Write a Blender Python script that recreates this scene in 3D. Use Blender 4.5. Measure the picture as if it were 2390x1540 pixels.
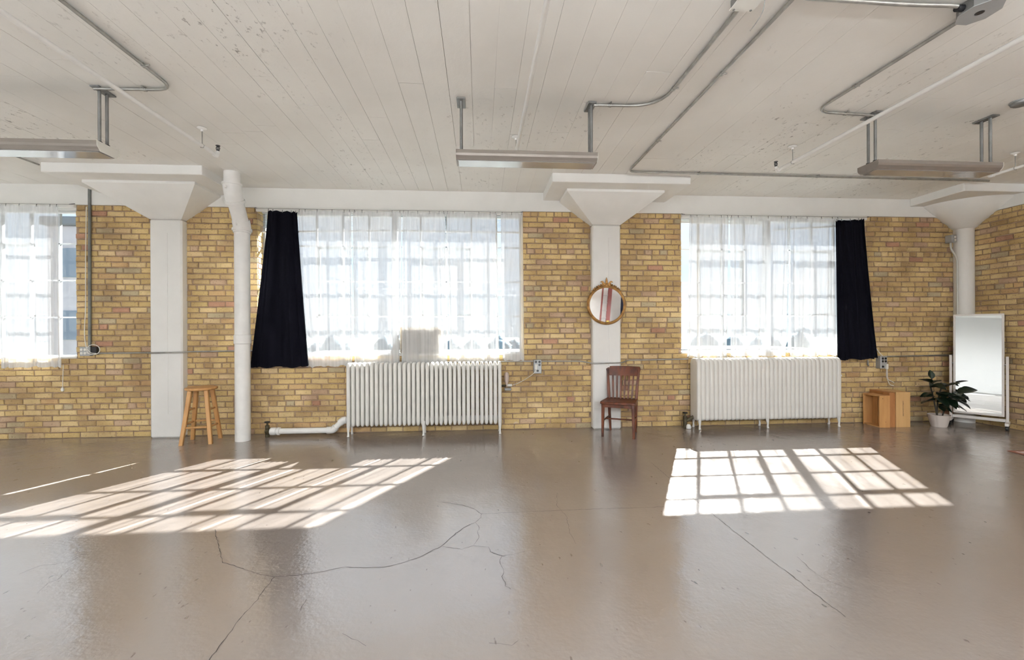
import bpy, math, random
from mathutils import Vector, Matrix

# ------------------------------------------------------------------ reset
for o in list(bpy.data.objects):
    bpy.data.objects.remove(o, do_unlink=True)
SC = bpy.context.scene
COL = SC.collection
rnd = random.Random(7)
PI = math.pi

# ------------------------------------------------------------------ camera
cam_d = bpy.data.cameras.new('camera')
cam_d.sensor_fit = 'HORIZONTAL'
cam_d.sensor_width = 36.0
cam_d.lens = 36.0 * 1050.0 / 2390.0
cam_d.shift_y = 0.0008
cam_d.clip_start = 0.05
cam_d.clip_end = 2000
cam = bpy.data.objects.new('camera', cam_d)
COL.objects.link(cam)
YAW = math.atan(75 / 1050.0)
cam.matrix_world = (Matrix.Translation((0, -6.1, 1.34)) @ Matrix.Rotation(-YAW, 4, 'Z')
                    @ Matrix.Rotation(PI / 2, 4, 'X') @ Matrix.Rotation(-0.0042, 4, 'Z'))
SC.camera = cam

# ------------------------------------------------------------------ world, sun, exposure
SKY_STRENGTH = 0.86
SUN_STRENGTH = 36.0
FILL_STRENGTH = 172.0  # glow of the fill fixtures added behind the camera
EXPOSURE = 0.48

world = bpy.data.worlds.new('sky')
SC.world = world
world.use_nodes = True
nt = world.node_tree
nt.nodes.clear()
_o = nt.nodes.new('ShaderNodeOutputWorld')
_b = nt.nodes.new('ShaderNodeBackground')
_tc = nt.nodes.new('ShaderNodeTexCoord')
_sep = nt.nodes.new('ShaderNodeSeparateXYZ')
_ramp = nt.nodes.new('ShaderNodeValToRGB')
_ramp.color_ramp.elements[0].position = 0.0
_ramp.color_ramp.elements[0].color = (0.83, 0.92, 1.0, 1)
_ramp.color_ramp.elements[1].position = 0.75
_ramp.color_ramp.elements[1].color = (0.30, 0.55, 0.95, 1)
_map = nt.nodes.new('ShaderNodeMapping')
_map.inputs['Scale'].default_value = (2.2, 2.2, 6.0)
_noi = nt.nodes.new('ShaderNodeTexNoise')
_noi.inputs['Scale'].default_value = 1.6
_noi.inputs['Detail'].default_value = 5.0
_cr = nt.nodes.new('ShaderNodeValToRGB')
_cr.color_ramp.elements[0].position = 0.46
_cr.color_ramp.elements[0].color = (0, 0, 0, 1)
_cr.color_ramp.elements[1].position = 0.72
_cr.color_ramp.elements[1].color = (1, 1, 1, 1)
_mx = nt.nodes.new('ShaderNodeMix')
_mx.data_type = 'RGBA'
_mx.inputs[7].default_value = (0.95, 0.975, 1.0, 1)
nt.links.new(_tc.outputs['Generated'], _sep.inputs[0])
nt.links.new(_sep.outputs[2], _ramp.inputs[0])
nt.links.new(_tc.outputs['Generated'], _map.inputs[0])
nt.links.new(_map.outputs[0], _noi.inputs['Vector'])
nt.links.new(_noi.outputs['Fac'], _cr.inputs[0])
nt.links.new(_cr.outputs[0], _mx.inputs[0])
nt.links.new(_ramp.outputs[0], _mx.inputs[6])
nt.links.new(_mx.outputs[2], _b.inputs[0])
nt.links.new(_b.outputs[0], _o.inputs[0])
_b.inputs[1].default_value = SKY_STRENGTH

sun_d = bpy.data.lights.new('sun', 'SUN')
sun_d.energy = SUN_STRENGTH
sun_d.angle = math.radians(0.6)
sun_d.color = (1.0, 0.98, 0.94)
sun = bpy.data.objects.new('sun', sun_d)
COL.objects.link(sun)
_to_sun = Vector((0.505, 1.0, 0.787 * math.hypot(0.505, 1.0)))
sun.rotation_euler = _to_sun.to_track_quat('Z', 'Y').to_euler()
sun.location = (8, 16, 14)

SC.view_settings.view_transform = 'Standard'
SC.view_settings.look = 'None'
SC.view_settings.exposure = EXPOSURE
SC.view_settings.gamma = 1.0
SC.view_settings.use_curve_mapping = False
SC.cycles.use_denoising = True
SC.cycles.max_bounces = 8
SC.cycles.diffuse_bounces = 5
SC.cycles.glossy_bounces = 4
SC.cycles.transmission_bounces = 4
SC.cycles.transparent_max_bounces = 16
SC.cycles.use_adaptive_sampling = True
SC.cycles.adaptive_threshold = 0.10
SC.cycles.use_light_tree = False
SC.cycles.adaptive_min_samples = 16
SC.cycles.sample_clamp_indirect = 6.0
SC.cycles.caustics_reflective = False
SC.cycles.caustics_refractive = False


# ------------------------------------------------------------------ materials
MATS = {}


def mat(name, color=(0.8, 0.8, 0.8), rough=0.5, metal=0.0, spec=0.5, var=0.0, vscale=6.0,
        stretch=(1, 1, 1), bump=0.0, bscale=40.0, col2=None, emit=None, coat=0.0, sheen=0.0):
    """Principled material with noise colour variation and fine bump."""
    if name in MATS:
        return MATS[name]
    m = bpy.data.materials.new(name)
    m.use_nodes = True
    n = m.node_tree.nodes
    L = m.node_tree.links
    p = n['Principled BSDF']
    p.inputs['Base Color'].default_value = (*color, 1)
    p.inputs['Roughness'].default_value = rough
    p.inputs['Metallic'].default_value = metal
    p.inputs['Specular IOR Level'].default_value = spec
    p.inputs['Coat Weight'].default_value = coat
    p.inputs['Sheen Weight'].default_value = sheen
    tc = n.new('ShaderNodeTexCoord')
    mp = n.new('ShaderNodeMapping')
    mp.inputs['Scale'].default_value = stretch
    L.new(tc.outputs['Object'], mp.inputs[0])
    if var > 0 or col2 is not None:
        t = n.new('ShaderNodeTexNoise')
        t.inputs['Scale'].default_value = vscale
        t.inputs['Detail'].default_value = 4.0
        L.new(mp.outputs[0], t.inputs['Vector'])
        r = n.new('ShaderNodeValToRGB')
        r.color_ramp.elements[0].position = 0.35
        r.color_ramp.elements[1].position = 0.65
        c2 = col2 if col2 is not None else tuple(max(0, c * (1 - var)) for c in color)
        r.color_ramp.elements[0].color = (*c2, 1)
        r.color_ramp.elements[1].color = (*color, 1)
        L.new(t.outputs['Fac'], r.inputs[0])
        L.new(r.outputs[0], p.inputs['Base Color'])
    if bump > 0:
        t2 = n.new('ShaderNodeTexNoise')
        t2.inputs['Scale'].default_value = bscale
        t2.inputs['Detail'].default_value = 3.0
        L.new(mp.outputs[0], t2.inputs['Vector'])
        b = n.new('ShaderNodeBump')
        b.inputs['Strength'].default_value = bump
        b.inputs['Distance'].default_value = 0.01
        L.new(t2.outputs['Fac'], b.inputs['Height'])
        L.new(b.outputs[0], p.inputs['Normal'])
    if emit is not None:
        p.inputs['Emission Color'].default_value = (*emit[0], 1)
        p.inputs['Emission Strength'].default_value = emit[1]
    MATS[name] = m
    return m


def brick_mat(name, per_object):
    m = bpy.data.materials.new(name)
    m.use_nodes = True
    n = m.node_tree.nodes
    L = m.node_tree.links
    p = n['Principled BSDF']
    p.inputs['Roughness'].default_value = 0.85
    p.inputs['Specular IOR Level'].default_value = 0.25
    if per_object:
        src = n.new('ShaderNodeObjectInfo').outputs['Random']
    else:
        a = n.new('ShaderNodeAttribute')
        a.attribute_name = 'rnd'
        src = a.outputs['Fac']
    r = n.new('ShaderNodeValToRGB')
    r.color_ramp.interpolation = 'CONSTANT'
    pal = [(0.0, (0.672, 0.506, 0.242)), (0.16, (0.616, 0.454, 0.205)), (0.32, (0.739, 0.573, 0.299)),
           (0.46, (0.560, 0.409, 0.205)), (0.58, (0.655, 0.482, 0.228)), (0.70, (0.510, 0.364, 0.177)),
           (0.78, (0.717, 0.549, 0.308)), (0.86, (0.560, 0.403, 0.268)), (0.91, (0.515, 0.431, 0.274)),
           (0.945, (0.610, 0.417, 0.211)), (0.975, (0.515, 0.297, 0.194))]
    e = r.color_ramp.elements
    e[0].position, e[0].color = pal[0][0], (*pal[0][1], 1)
    e[1].position, e[1].color = pal[1][0], (*pal[1][1], 1)
    for q, c in pal[2:]:
        x = e.new(q)
        x.color = (*c, 1)
    L.new(src, r.inputs[0])
    g = n.new('ShaderNodeNewGeometry')
    # broad stains
    t = n.new('ShaderNodeTexNoise')
    t.inputs['Scale'].default_value = 2.2
    t.inputs['Detail'].default_value = 5.0
    L.new(g.outputs['Position'], t.inputs['Vector'])
    rr = n.new('ShaderNodeValToRGB')
    rr.color_ramp.elements[0].position = 0.33
    rr.color_ramp.elements[0].color = (0.60, 0.55, 0.52, 1)
    rr.color_ramp.elements[1].position = 0.62
    rr.color_ramp.elements[1].color = (1.0, 1.0, 1.0, 1)
    L.new(t.outputs['Fac'], rr.inputs[0])
    mu = n.new('ShaderNodeMix')
    mu.data_type = 'RGBA'
    mu.blend_type = 'MULTIPLY'
    mu.inputs[0].default_value = 1.0
    L.new(r.outputs[0], mu.inputs[6])
    L.new(rr.outputs[0], mu.inputs[7])
    # fine grain and dark pits
    t3 = n.new('ShaderNodeTexNoise')
    t3.inputs['Scale'].default_value = 55.0
    t3.inputs['Detail'].default_value = 3.0
    L.new(g.outputs['Position'], t3.inputs['Vector'])
    r3 = n.new('ShaderNodeValToRGB')
    r3.color_ramp.elements[0].position = 0.26
    r3.color_ramp.elements[0].color = (0.35, 0.30, 0.26, 1)
    r3.color_ramp.elements[1].position = 0.42
    r3.color_ramp.elements[1].color = (1, 1, 1, 1)
    L.new(t3.outputs['Fac'], r3.inputs[0])
    m2 = n.new('ShaderNodeMix')
    m2.data_type = 'RGBA'
    m2.blend_type = 'MULTIPLY'
    m2.inputs[0].default_value = 0.8
    L.new(mu.outputs[2], m2.inputs[6])
    L.new(r3.outputs[0], m2.inputs[7])
    # pale lime bloom (patches with their own shape)
    t4 = n.new('ShaderNodeTexNoise')
    t4.inputs['Scale'].default_value = 3.4
    t4.inputs['Detail'].default_value = 6.0
    t4.inputs['Roughness'].default_value = 0.7
    L.new(g.outputs['Position'], t4.inputs['Vector'])
    r4 = n.new('ShaderNodeValToRGB')
    r4.color_ramp.elements[0].position = 0.665
    r4.color_ramp.elements[0].color = (0, 0, 0, 1)
    r4.color_ramp.elements[1].position = 0.72
    r4.color_ramp.elements[1].color = (0.75, 0.75, 0.75, 1)
    L.new(t4.outputs['Fac'], r4.inputs[0])
    m3 = n.new('ShaderNodeMix')
    m3.data_type = 'RGBA'
    m3.inputs[7].default_value = (0.70, 0.63, 0.54, 1)
    L.new(r4.outputs[0], m3.inputs[0])
    L.new(m2.outputs[2], m3.inputs[6])
    L.new(m3.outputs[2], p.inputs['Base Color'])
    b = n.new('ShaderNodeBump')
    b.inputs['Strength'].default_value = 0.5
    b.inputs['Distance'].default_value = 0.004
    L.new(t3.outputs['Fac'], b.inputs['Height'])
    L.new(b.outputs[0], p.inputs['Normal'])
    return m


def floor_mat():
    m = bpy.data.materials.new('painted_concrete_floor')
    m.use_nodes = True
    n = m.node_tree.nodes
    L = m.node_tree.links
    p = n['Principled BSDF']
    g = n.new('ShaderNodeNewGeometry')
    t = n.new('ShaderNodeTexNoise')
    t.inputs['Scale'].default_value = 0.9
    t.inputs['Detail'].default_value = 6.0
    L.new(g.outputs['Position'], t.inputs['Vector'])
    r = n.new('ShaderNodeValToRGB')
    r.color_ramp.elements[0].position = 0.3
    r.color_ramp.elements[0].color = (0.255, 0.216, 0.192, 1)
    r.color_ramp.elements[1].position = 0.7
    r.color_ramp.elements[1].color = (0.282, 0.241, 0.216, 1)
    L.new(t.outputs['Fac'], r.inputs[0])
    # small scuffs and specks
    mp = n.new('ShaderNodeMapping')
    mp.inputs['Scale'].default_value = (1.0, 0.45, 1.0)
    mp.inputs['Rotation'].default_value = (0, 0, 0.6)
    L.new(g.outputs['Position'], mp.inputs[0])
    v = n.new('ShaderNodeTexNoise')
    v.inputs['Scale'].default_value = 24.0
    v.inputs['Detail'].default_value = 2.0
    L.new(mp.outputs[0], v.inputs['Vector'])
    rv = n.new('ShaderNodeValToRGB')
    rv.color_ramp.elements[0].position = 0.25
    rv.color_ramp.elements[0].color = (0.55, 0.53, 0.50, 1)
    rv.color_ramp.elements[1].position = 0.30
    rv.color_ramp.elements[1].color = (1, 1, 1, 1)
    L.new(v.outputs['Fac'], rv.inputs[0])
    mu = n.new('ShaderNodeMix')
    mu.data_type = 'RGBA'
    mu.blend_type = 'MULTIPLY'
    mu.inputs[0].default_value = 1.0
    L.new(r.outputs[0], mu.inputs[6])
    L.new(rv.outputs[0], mu.inputs[7])
    L.new(mu.outputs[2], p.inputs['Base Color'])
    p.inputs['Specular IOR Level'].default_value = 0.5
    p.inputs['IOR'].default_value = 3.0
    t2 = n.new('ShaderNodeTexNoise')
    t2.inputs['Scale'].default_value = 1.6
    t2.inputs['Detail'].default_value = 4.0
    L.new(g.outputs['Position'], t2.inputs['Vector'])
    mr = n.new('ShaderNodeMapRange')
    mr.inputs['From Min'].default_value = 0.3
    mr.inputs['From Max'].default_value = 0.7
    mr.inputs['To Min'].default_value = 0.13
    mr.inputs['To Max'].default_value = 0.22
    L.new(t2.outputs['Fac'], mr.inputs[0])
    L.new(mr.outputs[0], p.inputs['Roughness'])
    t3 = n.new('ShaderNodeTexNoise')
    t3.inputs['Scale'].default_value = 45.0
    t3.inputs['Detail'].default_value = 4.0
    L.new(g.outputs['Position'], t3.inputs['Vector'])
    t5 = n.new('ShaderNodeTexNoise')
    t5.inputs['Scale'].default_value = 5.0
    t5.inputs['Detail'].default_value = 3.0
    L.new(g.outputs['Position'], t5.inputs['Vector'])
    ad = n.new('ShaderNodeMath')
    ad.operation = 'MULTIPLY_ADD'
    ad.inputs[1].default_value = 3.0
    L.new(t5.outputs['Fac'], ad.inputs[0])
    L.new(t3.outputs['Fac'], ad.inputs[2])
    b = n.new('ShaderNodeBump')
    b.inputs['Strength'].default_value = 0.2
    b.inputs['Distance'].default_value = 0.006
    L.new(ad.outputs[0], b.inputs['Height'])
    L.new(b.outputs[0], p.inputs['Normal'])
    return m


def ceiling_mat():
    m = bpy.data.materials.new('painted_board_marked_concrete')
    m.use_nodes = True
    n = m.node_tree.nodes
    L = m.node_tree.links
    p = n['Principled BSDF']
    p.inputs['Roughness'].default_value = 0.7
    p.inputs['Specular IOR Level'].default_value = 0.3
    g = n.new('ShaderNodeNewGeometry')
    t = n.new('ShaderNodeTexNoise')
    t.inputs['Scale'].default_value = 1.3
    t.inputs['Detail'].default_value = 6.0
    L.new(g.outputs['Position'], t.inputs['Vector'])
    r = n.new('ShaderNodeValToRGB')
    r.color_ramp.elements[0].position = 0.3
    r.color_ramp.elements[0].color = (0.79, 0.768, 0.73, 1)
    r.color_ramp.elements[1].position = 0.65
    r.color_ramp.elements[1].color = (0.86, 0.845, 0.81, 1)
    L.new(t.outputs['Fac'], r.inputs[0])
    # worn patches with dark specks, clustered
    mp = n.new('ShaderNodeMapping')
    mp.inputs['Scale'].default_value = (1.0, 0.55, 1.0)
    L.new(g.outputs['Position'], mp.inputs[0])
    a = n.new('ShaderNodeTexNoise')
    a.inputs['Scale'].default_value = 1.1
    a.inputs['Detail'].default_value = 3.0
    L.new(mp.outputs[0], a.inputs['Vector'])
    ra = n.new('ShaderNodeMapRange')
    ra.inputs['From Min'].default_value = 0.52
    ra.inputs['From Max'].default_value = 0.72
    L.new(a.outputs['Fac'], ra.inputs[0])
    s = n.new('ShaderNodeTexNoise')
    s.inputs['Scale'].default_value = 26.0
    s.inputs['Detail'].default_value = 5.0
    s.inputs['Roughness'].default_value = 0.65
    L.new(mp.outputs[0], s.inputs['Vector'])
    rs = n.new('ShaderNodeMapRange')
    rs.inputs['From Min'].default_value = 0.60
    rs.inputs['From Max'].default_value = 0.68
    L.new(s.outputs['Fac'], rs.inputs[0])
    mm = n.new('ShaderNodeMath')
    mm.operation = 'MULTIPLY'
    L.new(ra.outputs[0], mm.inputs[0])
    L.new(rs.outputs[0], mm.inputs[1])
    mx = n.new('ShaderNodeMix')
    mx.data_type = 'RGBA'
    mx.inputs[7].default_value = (0.28, 0.26, 0.24, 1)
    L.new(mm.outputs[0], mx.inputs[0])
    L.new(r.outputs[0], mx.inputs[6])
    L.new(mx.outputs[2], p.inputs['Base Color'])
    b = n.new('ShaderNodeBump')
    b.inputs['Strength'].default_value = 0.25
    b.inputs['Distance'].default_value = 0.006
    L.new(s.outputs['Fac'], b.inputs['Height'])
    L.new(b.outputs[0], p.inputs['Normal'])
    return m


def sheer_mat():
    m = bpy.data.materials.new('white_sheer_voile')
    m.use_nodes = True
    n = m.node_tree.nodes
    L = m.node_tree.links
    n.clear()
    out = n.new('ShaderNodeOutputMaterial')
    tr = n.new('ShaderNodeBsdfTransparent')
    tr.inputs[0].default_value = (0.98, 0.985, 1.0, 1)
    tl = n.new('ShaderNodeBsdfTranslucent')
    tl.inputs[0].default_value = (0.36, 0.36, 0.37, 1)
    df = n.new('ShaderNodeBsdfDiffuse')
    df.inputs[0].default_value = (0.93, 0.93, 0.92, 1)
    m1 = n.new('ShaderNodeMixShader')
    m1.inputs[0].default_value = 0.88
    L.new(tl.outputs[0], m1.inputs[1])
    L.new(df.outputs[0], m1.inputs[2])
    m2 = n.new('ShaderNodeMixShader')
    # fine woven threads: a little denser in fine vertical streaks
    tc = n.new('ShaderNodeTexCoord')
    mp = n.new('ShaderNodeMapping')
    mp.inputs['Scale'].default_value = (26, 1, 0.5)
    L.new(tc.outputs['Object'], mp.inputs[0])
    no = n.new('ShaderNodeTexNoise')
    no.inputs['Scale'].default_value = 1.0
    L.new(mp.outputs[0], no.inputs['Vector'])
    mr = n.new('ShaderNodeMapRange')
    mr.inputs['From Min'].default_value = 0.25
    mr.inputs['From Max'].default_value = 0.75
    mr.inputs['To Min'].default_value = 0.42
    mr.inputs['To Max'].default_value = 0.66
    L.new(no.outputs['Fac'], mr.inputs[0])
    # cloth seen edge-on in the folds lets less through
    lw = n.new('ShaderNodeLayerWeight')
    lw.inputs['Blend'].default_value = 0.5
    pw = n.new('ShaderNodeMath')
    pw.operation = 'POWER'
    pw.inputs[1].default_value = 1.6
    L.new(lw.outputs['Facing'], pw.inputs[0])
    mxm = n.new('ShaderNodeMath')
    mxm.operation = 'MULTIPLY_ADD'
    mxm.use_clamp = True
    mxm.inputs[1].default_value = 0.42
    L.new(pw.outputs[0], mxm.inputs[0])
    L.new(mr.outputs[0], mxm.inputs[2])
    L.new(mxm.outputs[0], m2.inputs[0])
    L.new(tr.outputs[0], m2.inputs[1])
    L.new(m1.outputs[0], m2.inputs[2])
    L.new(m2.outputs[0], out.inputs[0])
    return m


def pane_mat():
    m = bpy.data.materials.new('window_glass')
    m.use_nodes = True
    n = m.node_tree.nodes
    L = m.node_tree.links
    n.clear()
    out = n.new('ShaderNodeOutputMaterial')
    tr = n.new('ShaderNodeBsdfTransparent')
    tr.inputs[0].default_value = (0.96, 0.98, 0.98, 1)
    gl = n.new('ShaderNodeBsdfGlossy')
    gl.inputs['Roughness'].default_value = 0.02
    fr = n.new('ShaderNodeLayerWeight')
    fr.inputs['Blend'].default_value = 0.15
    pw = n.new('ShaderNodeMath')
    pw.operation = 'POWER'
    pw.inputs[1].default_value = 4.0
    L.new(fr.outputs['Facing'], pw.inputs[0])
    ml = n.new('ShaderNodeMath')
    ml.operation = 'MULTIPLY_ADD'
    ml.inputs[1].default_value = 0.6
    ml.inputs[2].default_value = 0.02
    L.new(pw.outputs[0], ml.inputs[0])
    mx = n.new('ShaderNodeMixShader')
    L.new(ml.outputs[0], mx.inputs[0])
    L.new(tr.outputs[0], mx.inputs[1])
    L.new(gl.outputs[0], mx.inputs[2])
    L.new(mx.outputs[0], out.inputs[0])
    return m


M_BRICK_OBJ = brick_mat('buff_brick', True)
M_BRICK_STUFF = brick_mat('buff_brick_field', False)
M_FLOOR = floor_mat()
M_CEIL = ceiling_mat()
M_SHEER = sheer_mat()
M_PANE = pane_mat()
M_MORTAR = mat('mortar', (0.40, 0.285, 0.20), 0.95, var=0.35, vscale=9, bump=0.6, bscale=60, spec=0.1)
M_WHITE = mat('white_wall_paint', (0.84, 0.83, 0.80), 0.65, var=0.05, vscale=2.5, bump=0.12, bscale=25, spec=0.3)
M_COLUMN = mat('white_column_paint', (0.86, 0.85, 0.825), 0.55, var=0.05, vscale=3, bump=0.2, bscale=18, spec=0.3)
M_CYC = mat('white_studio_paint', (0.86, 0.86, 0.85), 0.6, var=0.02, vscale=1.0, spec=0.3)
M_PIPEW = mat('white_pipe_paint', (0.86, 0.85, 0.83), 0.4, var=0.06, vscale=8, bump=0.05)
M_RAD = mat('cream_radiator_enamel', (0.82, 0.805, 0.77), 0.38, var=0.05, vscale=9, bump=0.1, bscale=30)
M_STEEL = mat('galvanised_steel', (0.40, 0.39, 0.365), 0.42, metal=0.75, var=0.25, vscale=14)
M_DKSTEEL = mat('dull_grey_steel', (0.25, 0.25, 0.245), 0.5, metal=0.6, var=0.25, vscale=12)
M_FIX = mat('satin_fixture_metal', (0.27, 0.238, 0.215), 0.36, metal=0.5, var=0.06, vscale=5)
M_LENS = mat('grey_acrylic_lens', (0.56, 0.555, 0.56), 0.12, metal=0.55, spec=1.0)
M_SASH = mat('grey_white_sash_paint', (0.42, 0.44, 0.47), 0.5, var=0.08, vscale=10)
M_SILL = mat('pale_sill_paint', (0.74, 0.72, 0.68), 0.6, var=0.1, vscale=8)
M_BLACK = mat('black_blackout_cloth', (0.0035, 0.0035, 0.0065), 0.9, spec=0.06, sheen=0.0, bump=0.2, bscale=90)
M_SLAT = mat('white_blind_slat', (0.80, 0.80, 0.80), 0.4)
M_STOOL = mat('honey_oak', (0.56, 0.31, 0.115), 0.38, col2=(0.46, 0.235, 0.08), vscale=7, stretch=(3, 3, 0.35))
M_CHAIR = mat('dark_stained_oak', (0.125, 0.032, 0.010), 0.42, col2=(0.045, 0.012, 0.006), vscale=9, stretch=(2, 2, 0.5), spec=0.35)
M_GOLD = mat('aged_gilt', (0.42, 0.22, 0.065), 0.42, metal=0.55, var=0.5, vscale=20, bump=0.4, bscale=70)
M_MIRROR = mat('silvered_glass', (0.93, 0.94, 0.94), 0.01, metal=1.0)
M_CRATE = mat('pine_crate', (0.58, 0.315, 0.12), 0.5, col2=(0.50, 0.255, 0.09), vscale=6, stretch=(4, 4, 0.5))
M_CRATE2 = mat('reddish_pine', (0.40, 0.175, 0.06), 0.5, col2=(0.33, 0.135, 0.045), vscale=6, stretch=(4, 4, 0.5))
M_CRATE3 = mat('pale_pine', (0.66, 0.41, 0.18), 0.5, col2=(0.60, 0.36, 0.15), vscale=5, stretch=(4, 4, 0.5))
M_INK = mat('dark_print', (0.06, 0.035, 0.02), 0.7)
M_KNOT = mat('pine_knot', (0.12, 0.05, 0.02), 0.6)
M_LEAF = mat('dark_rubber_leaf', (0.008, 0.021, 0.010), 0.3, var=0.4, vscale=12)
M_STEM = mat('plant_stem', (0.035, 0.028, 0.018), 0.6)
M_POT = mat('pinkish_white_pot', (0.70, 0.63, 0.585), 0.55, var=0.04)
M_SOIL = mat('dark_soil', (0.03, 0.02, 0.013), 0.95, bump=0.8, bscale=60)
M_MFRAME = mat('pale_mirror_frame', (0.80, 0.76, 0.73), 0.45)
M_RUBBER = mat('black_rubber', (0.012, 0.012, 0.012), 0.5)
M_PLASTIC = mat('white_plastic', (0.80, 0.79, 0.74), 0.35)
M_BOX = mat('grey_outlet_metal', (0.42, 0.43, 0.44), 0.45, metal=0.3, var=0.1)
M_HOLE = mat('dark_socket', (0.01, 0.01, 0.012), 0.4)
M_BRASS = mat('dirty_brass', (0.085, 0.068, 0.035), 0.6, metal=0.3, var=0.5, vscale=20)
M_CRACK = mat('crack_dark', (0.035, 0.03, 0.025), 0.9)
M_GLASSB = mat('cloudy_glass_bulb', (0.55, 0.45, 0.40), 0.12, spec=0.9)
M_AC = mat('ac_cream_plastic', (0.26, 0.215, 0.165), 0.55)
M_ACDK = mat('ac_louvre', (0.13, 0.11, 0.09), 0.6)
M_RUG = mat('worn_patterned_rug', (0.74, 0.66, 0.63), 0.95, col2=(0.20, 0.13, 0.12), vscale=22, bump=0.5, bscale=120)
M_RUGB = mat('rug_border', (0.22, 0.09, 0.055), 0.95)
M_RED = mat('red_fibreglass', (0.13, 0.018, 0.013), 0.45, var=0.15)
M_ALU = mat('aluminium', (0.72, 0.72, 0.72), 0.3, metal=0.9)
M_STICK = mat('yellow_sticker', (0.65, 0.55, 0.10), 0.5)
M_GROUND = mat('pale_ground', (0.12, 0.14, 0.13), 0.9, var=0.3, vscale=0.02)
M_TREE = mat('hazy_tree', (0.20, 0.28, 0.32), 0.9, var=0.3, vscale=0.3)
M_BLDG = mat('pale_building', (0.26, 0.26, 0.26), 0.9, var=0.08, vscale=0.3)
M_BLDG2 = mat('pinkish_brick_building', (0.74, 0.66, 0.63), 0.9, var=0.2, vscale=0.8)
M_BWIN = mat('far_window', (0.25, 0.29, 0.33), 0.2)
M_FILL_LENS = mat('fill_light_lens', (0.9, 0.9, 0.9), 0.4, emit=((0.91, 0.96, 1.0), FILL_STRENGTH))  # emitter for the added fill fixtures only


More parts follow.
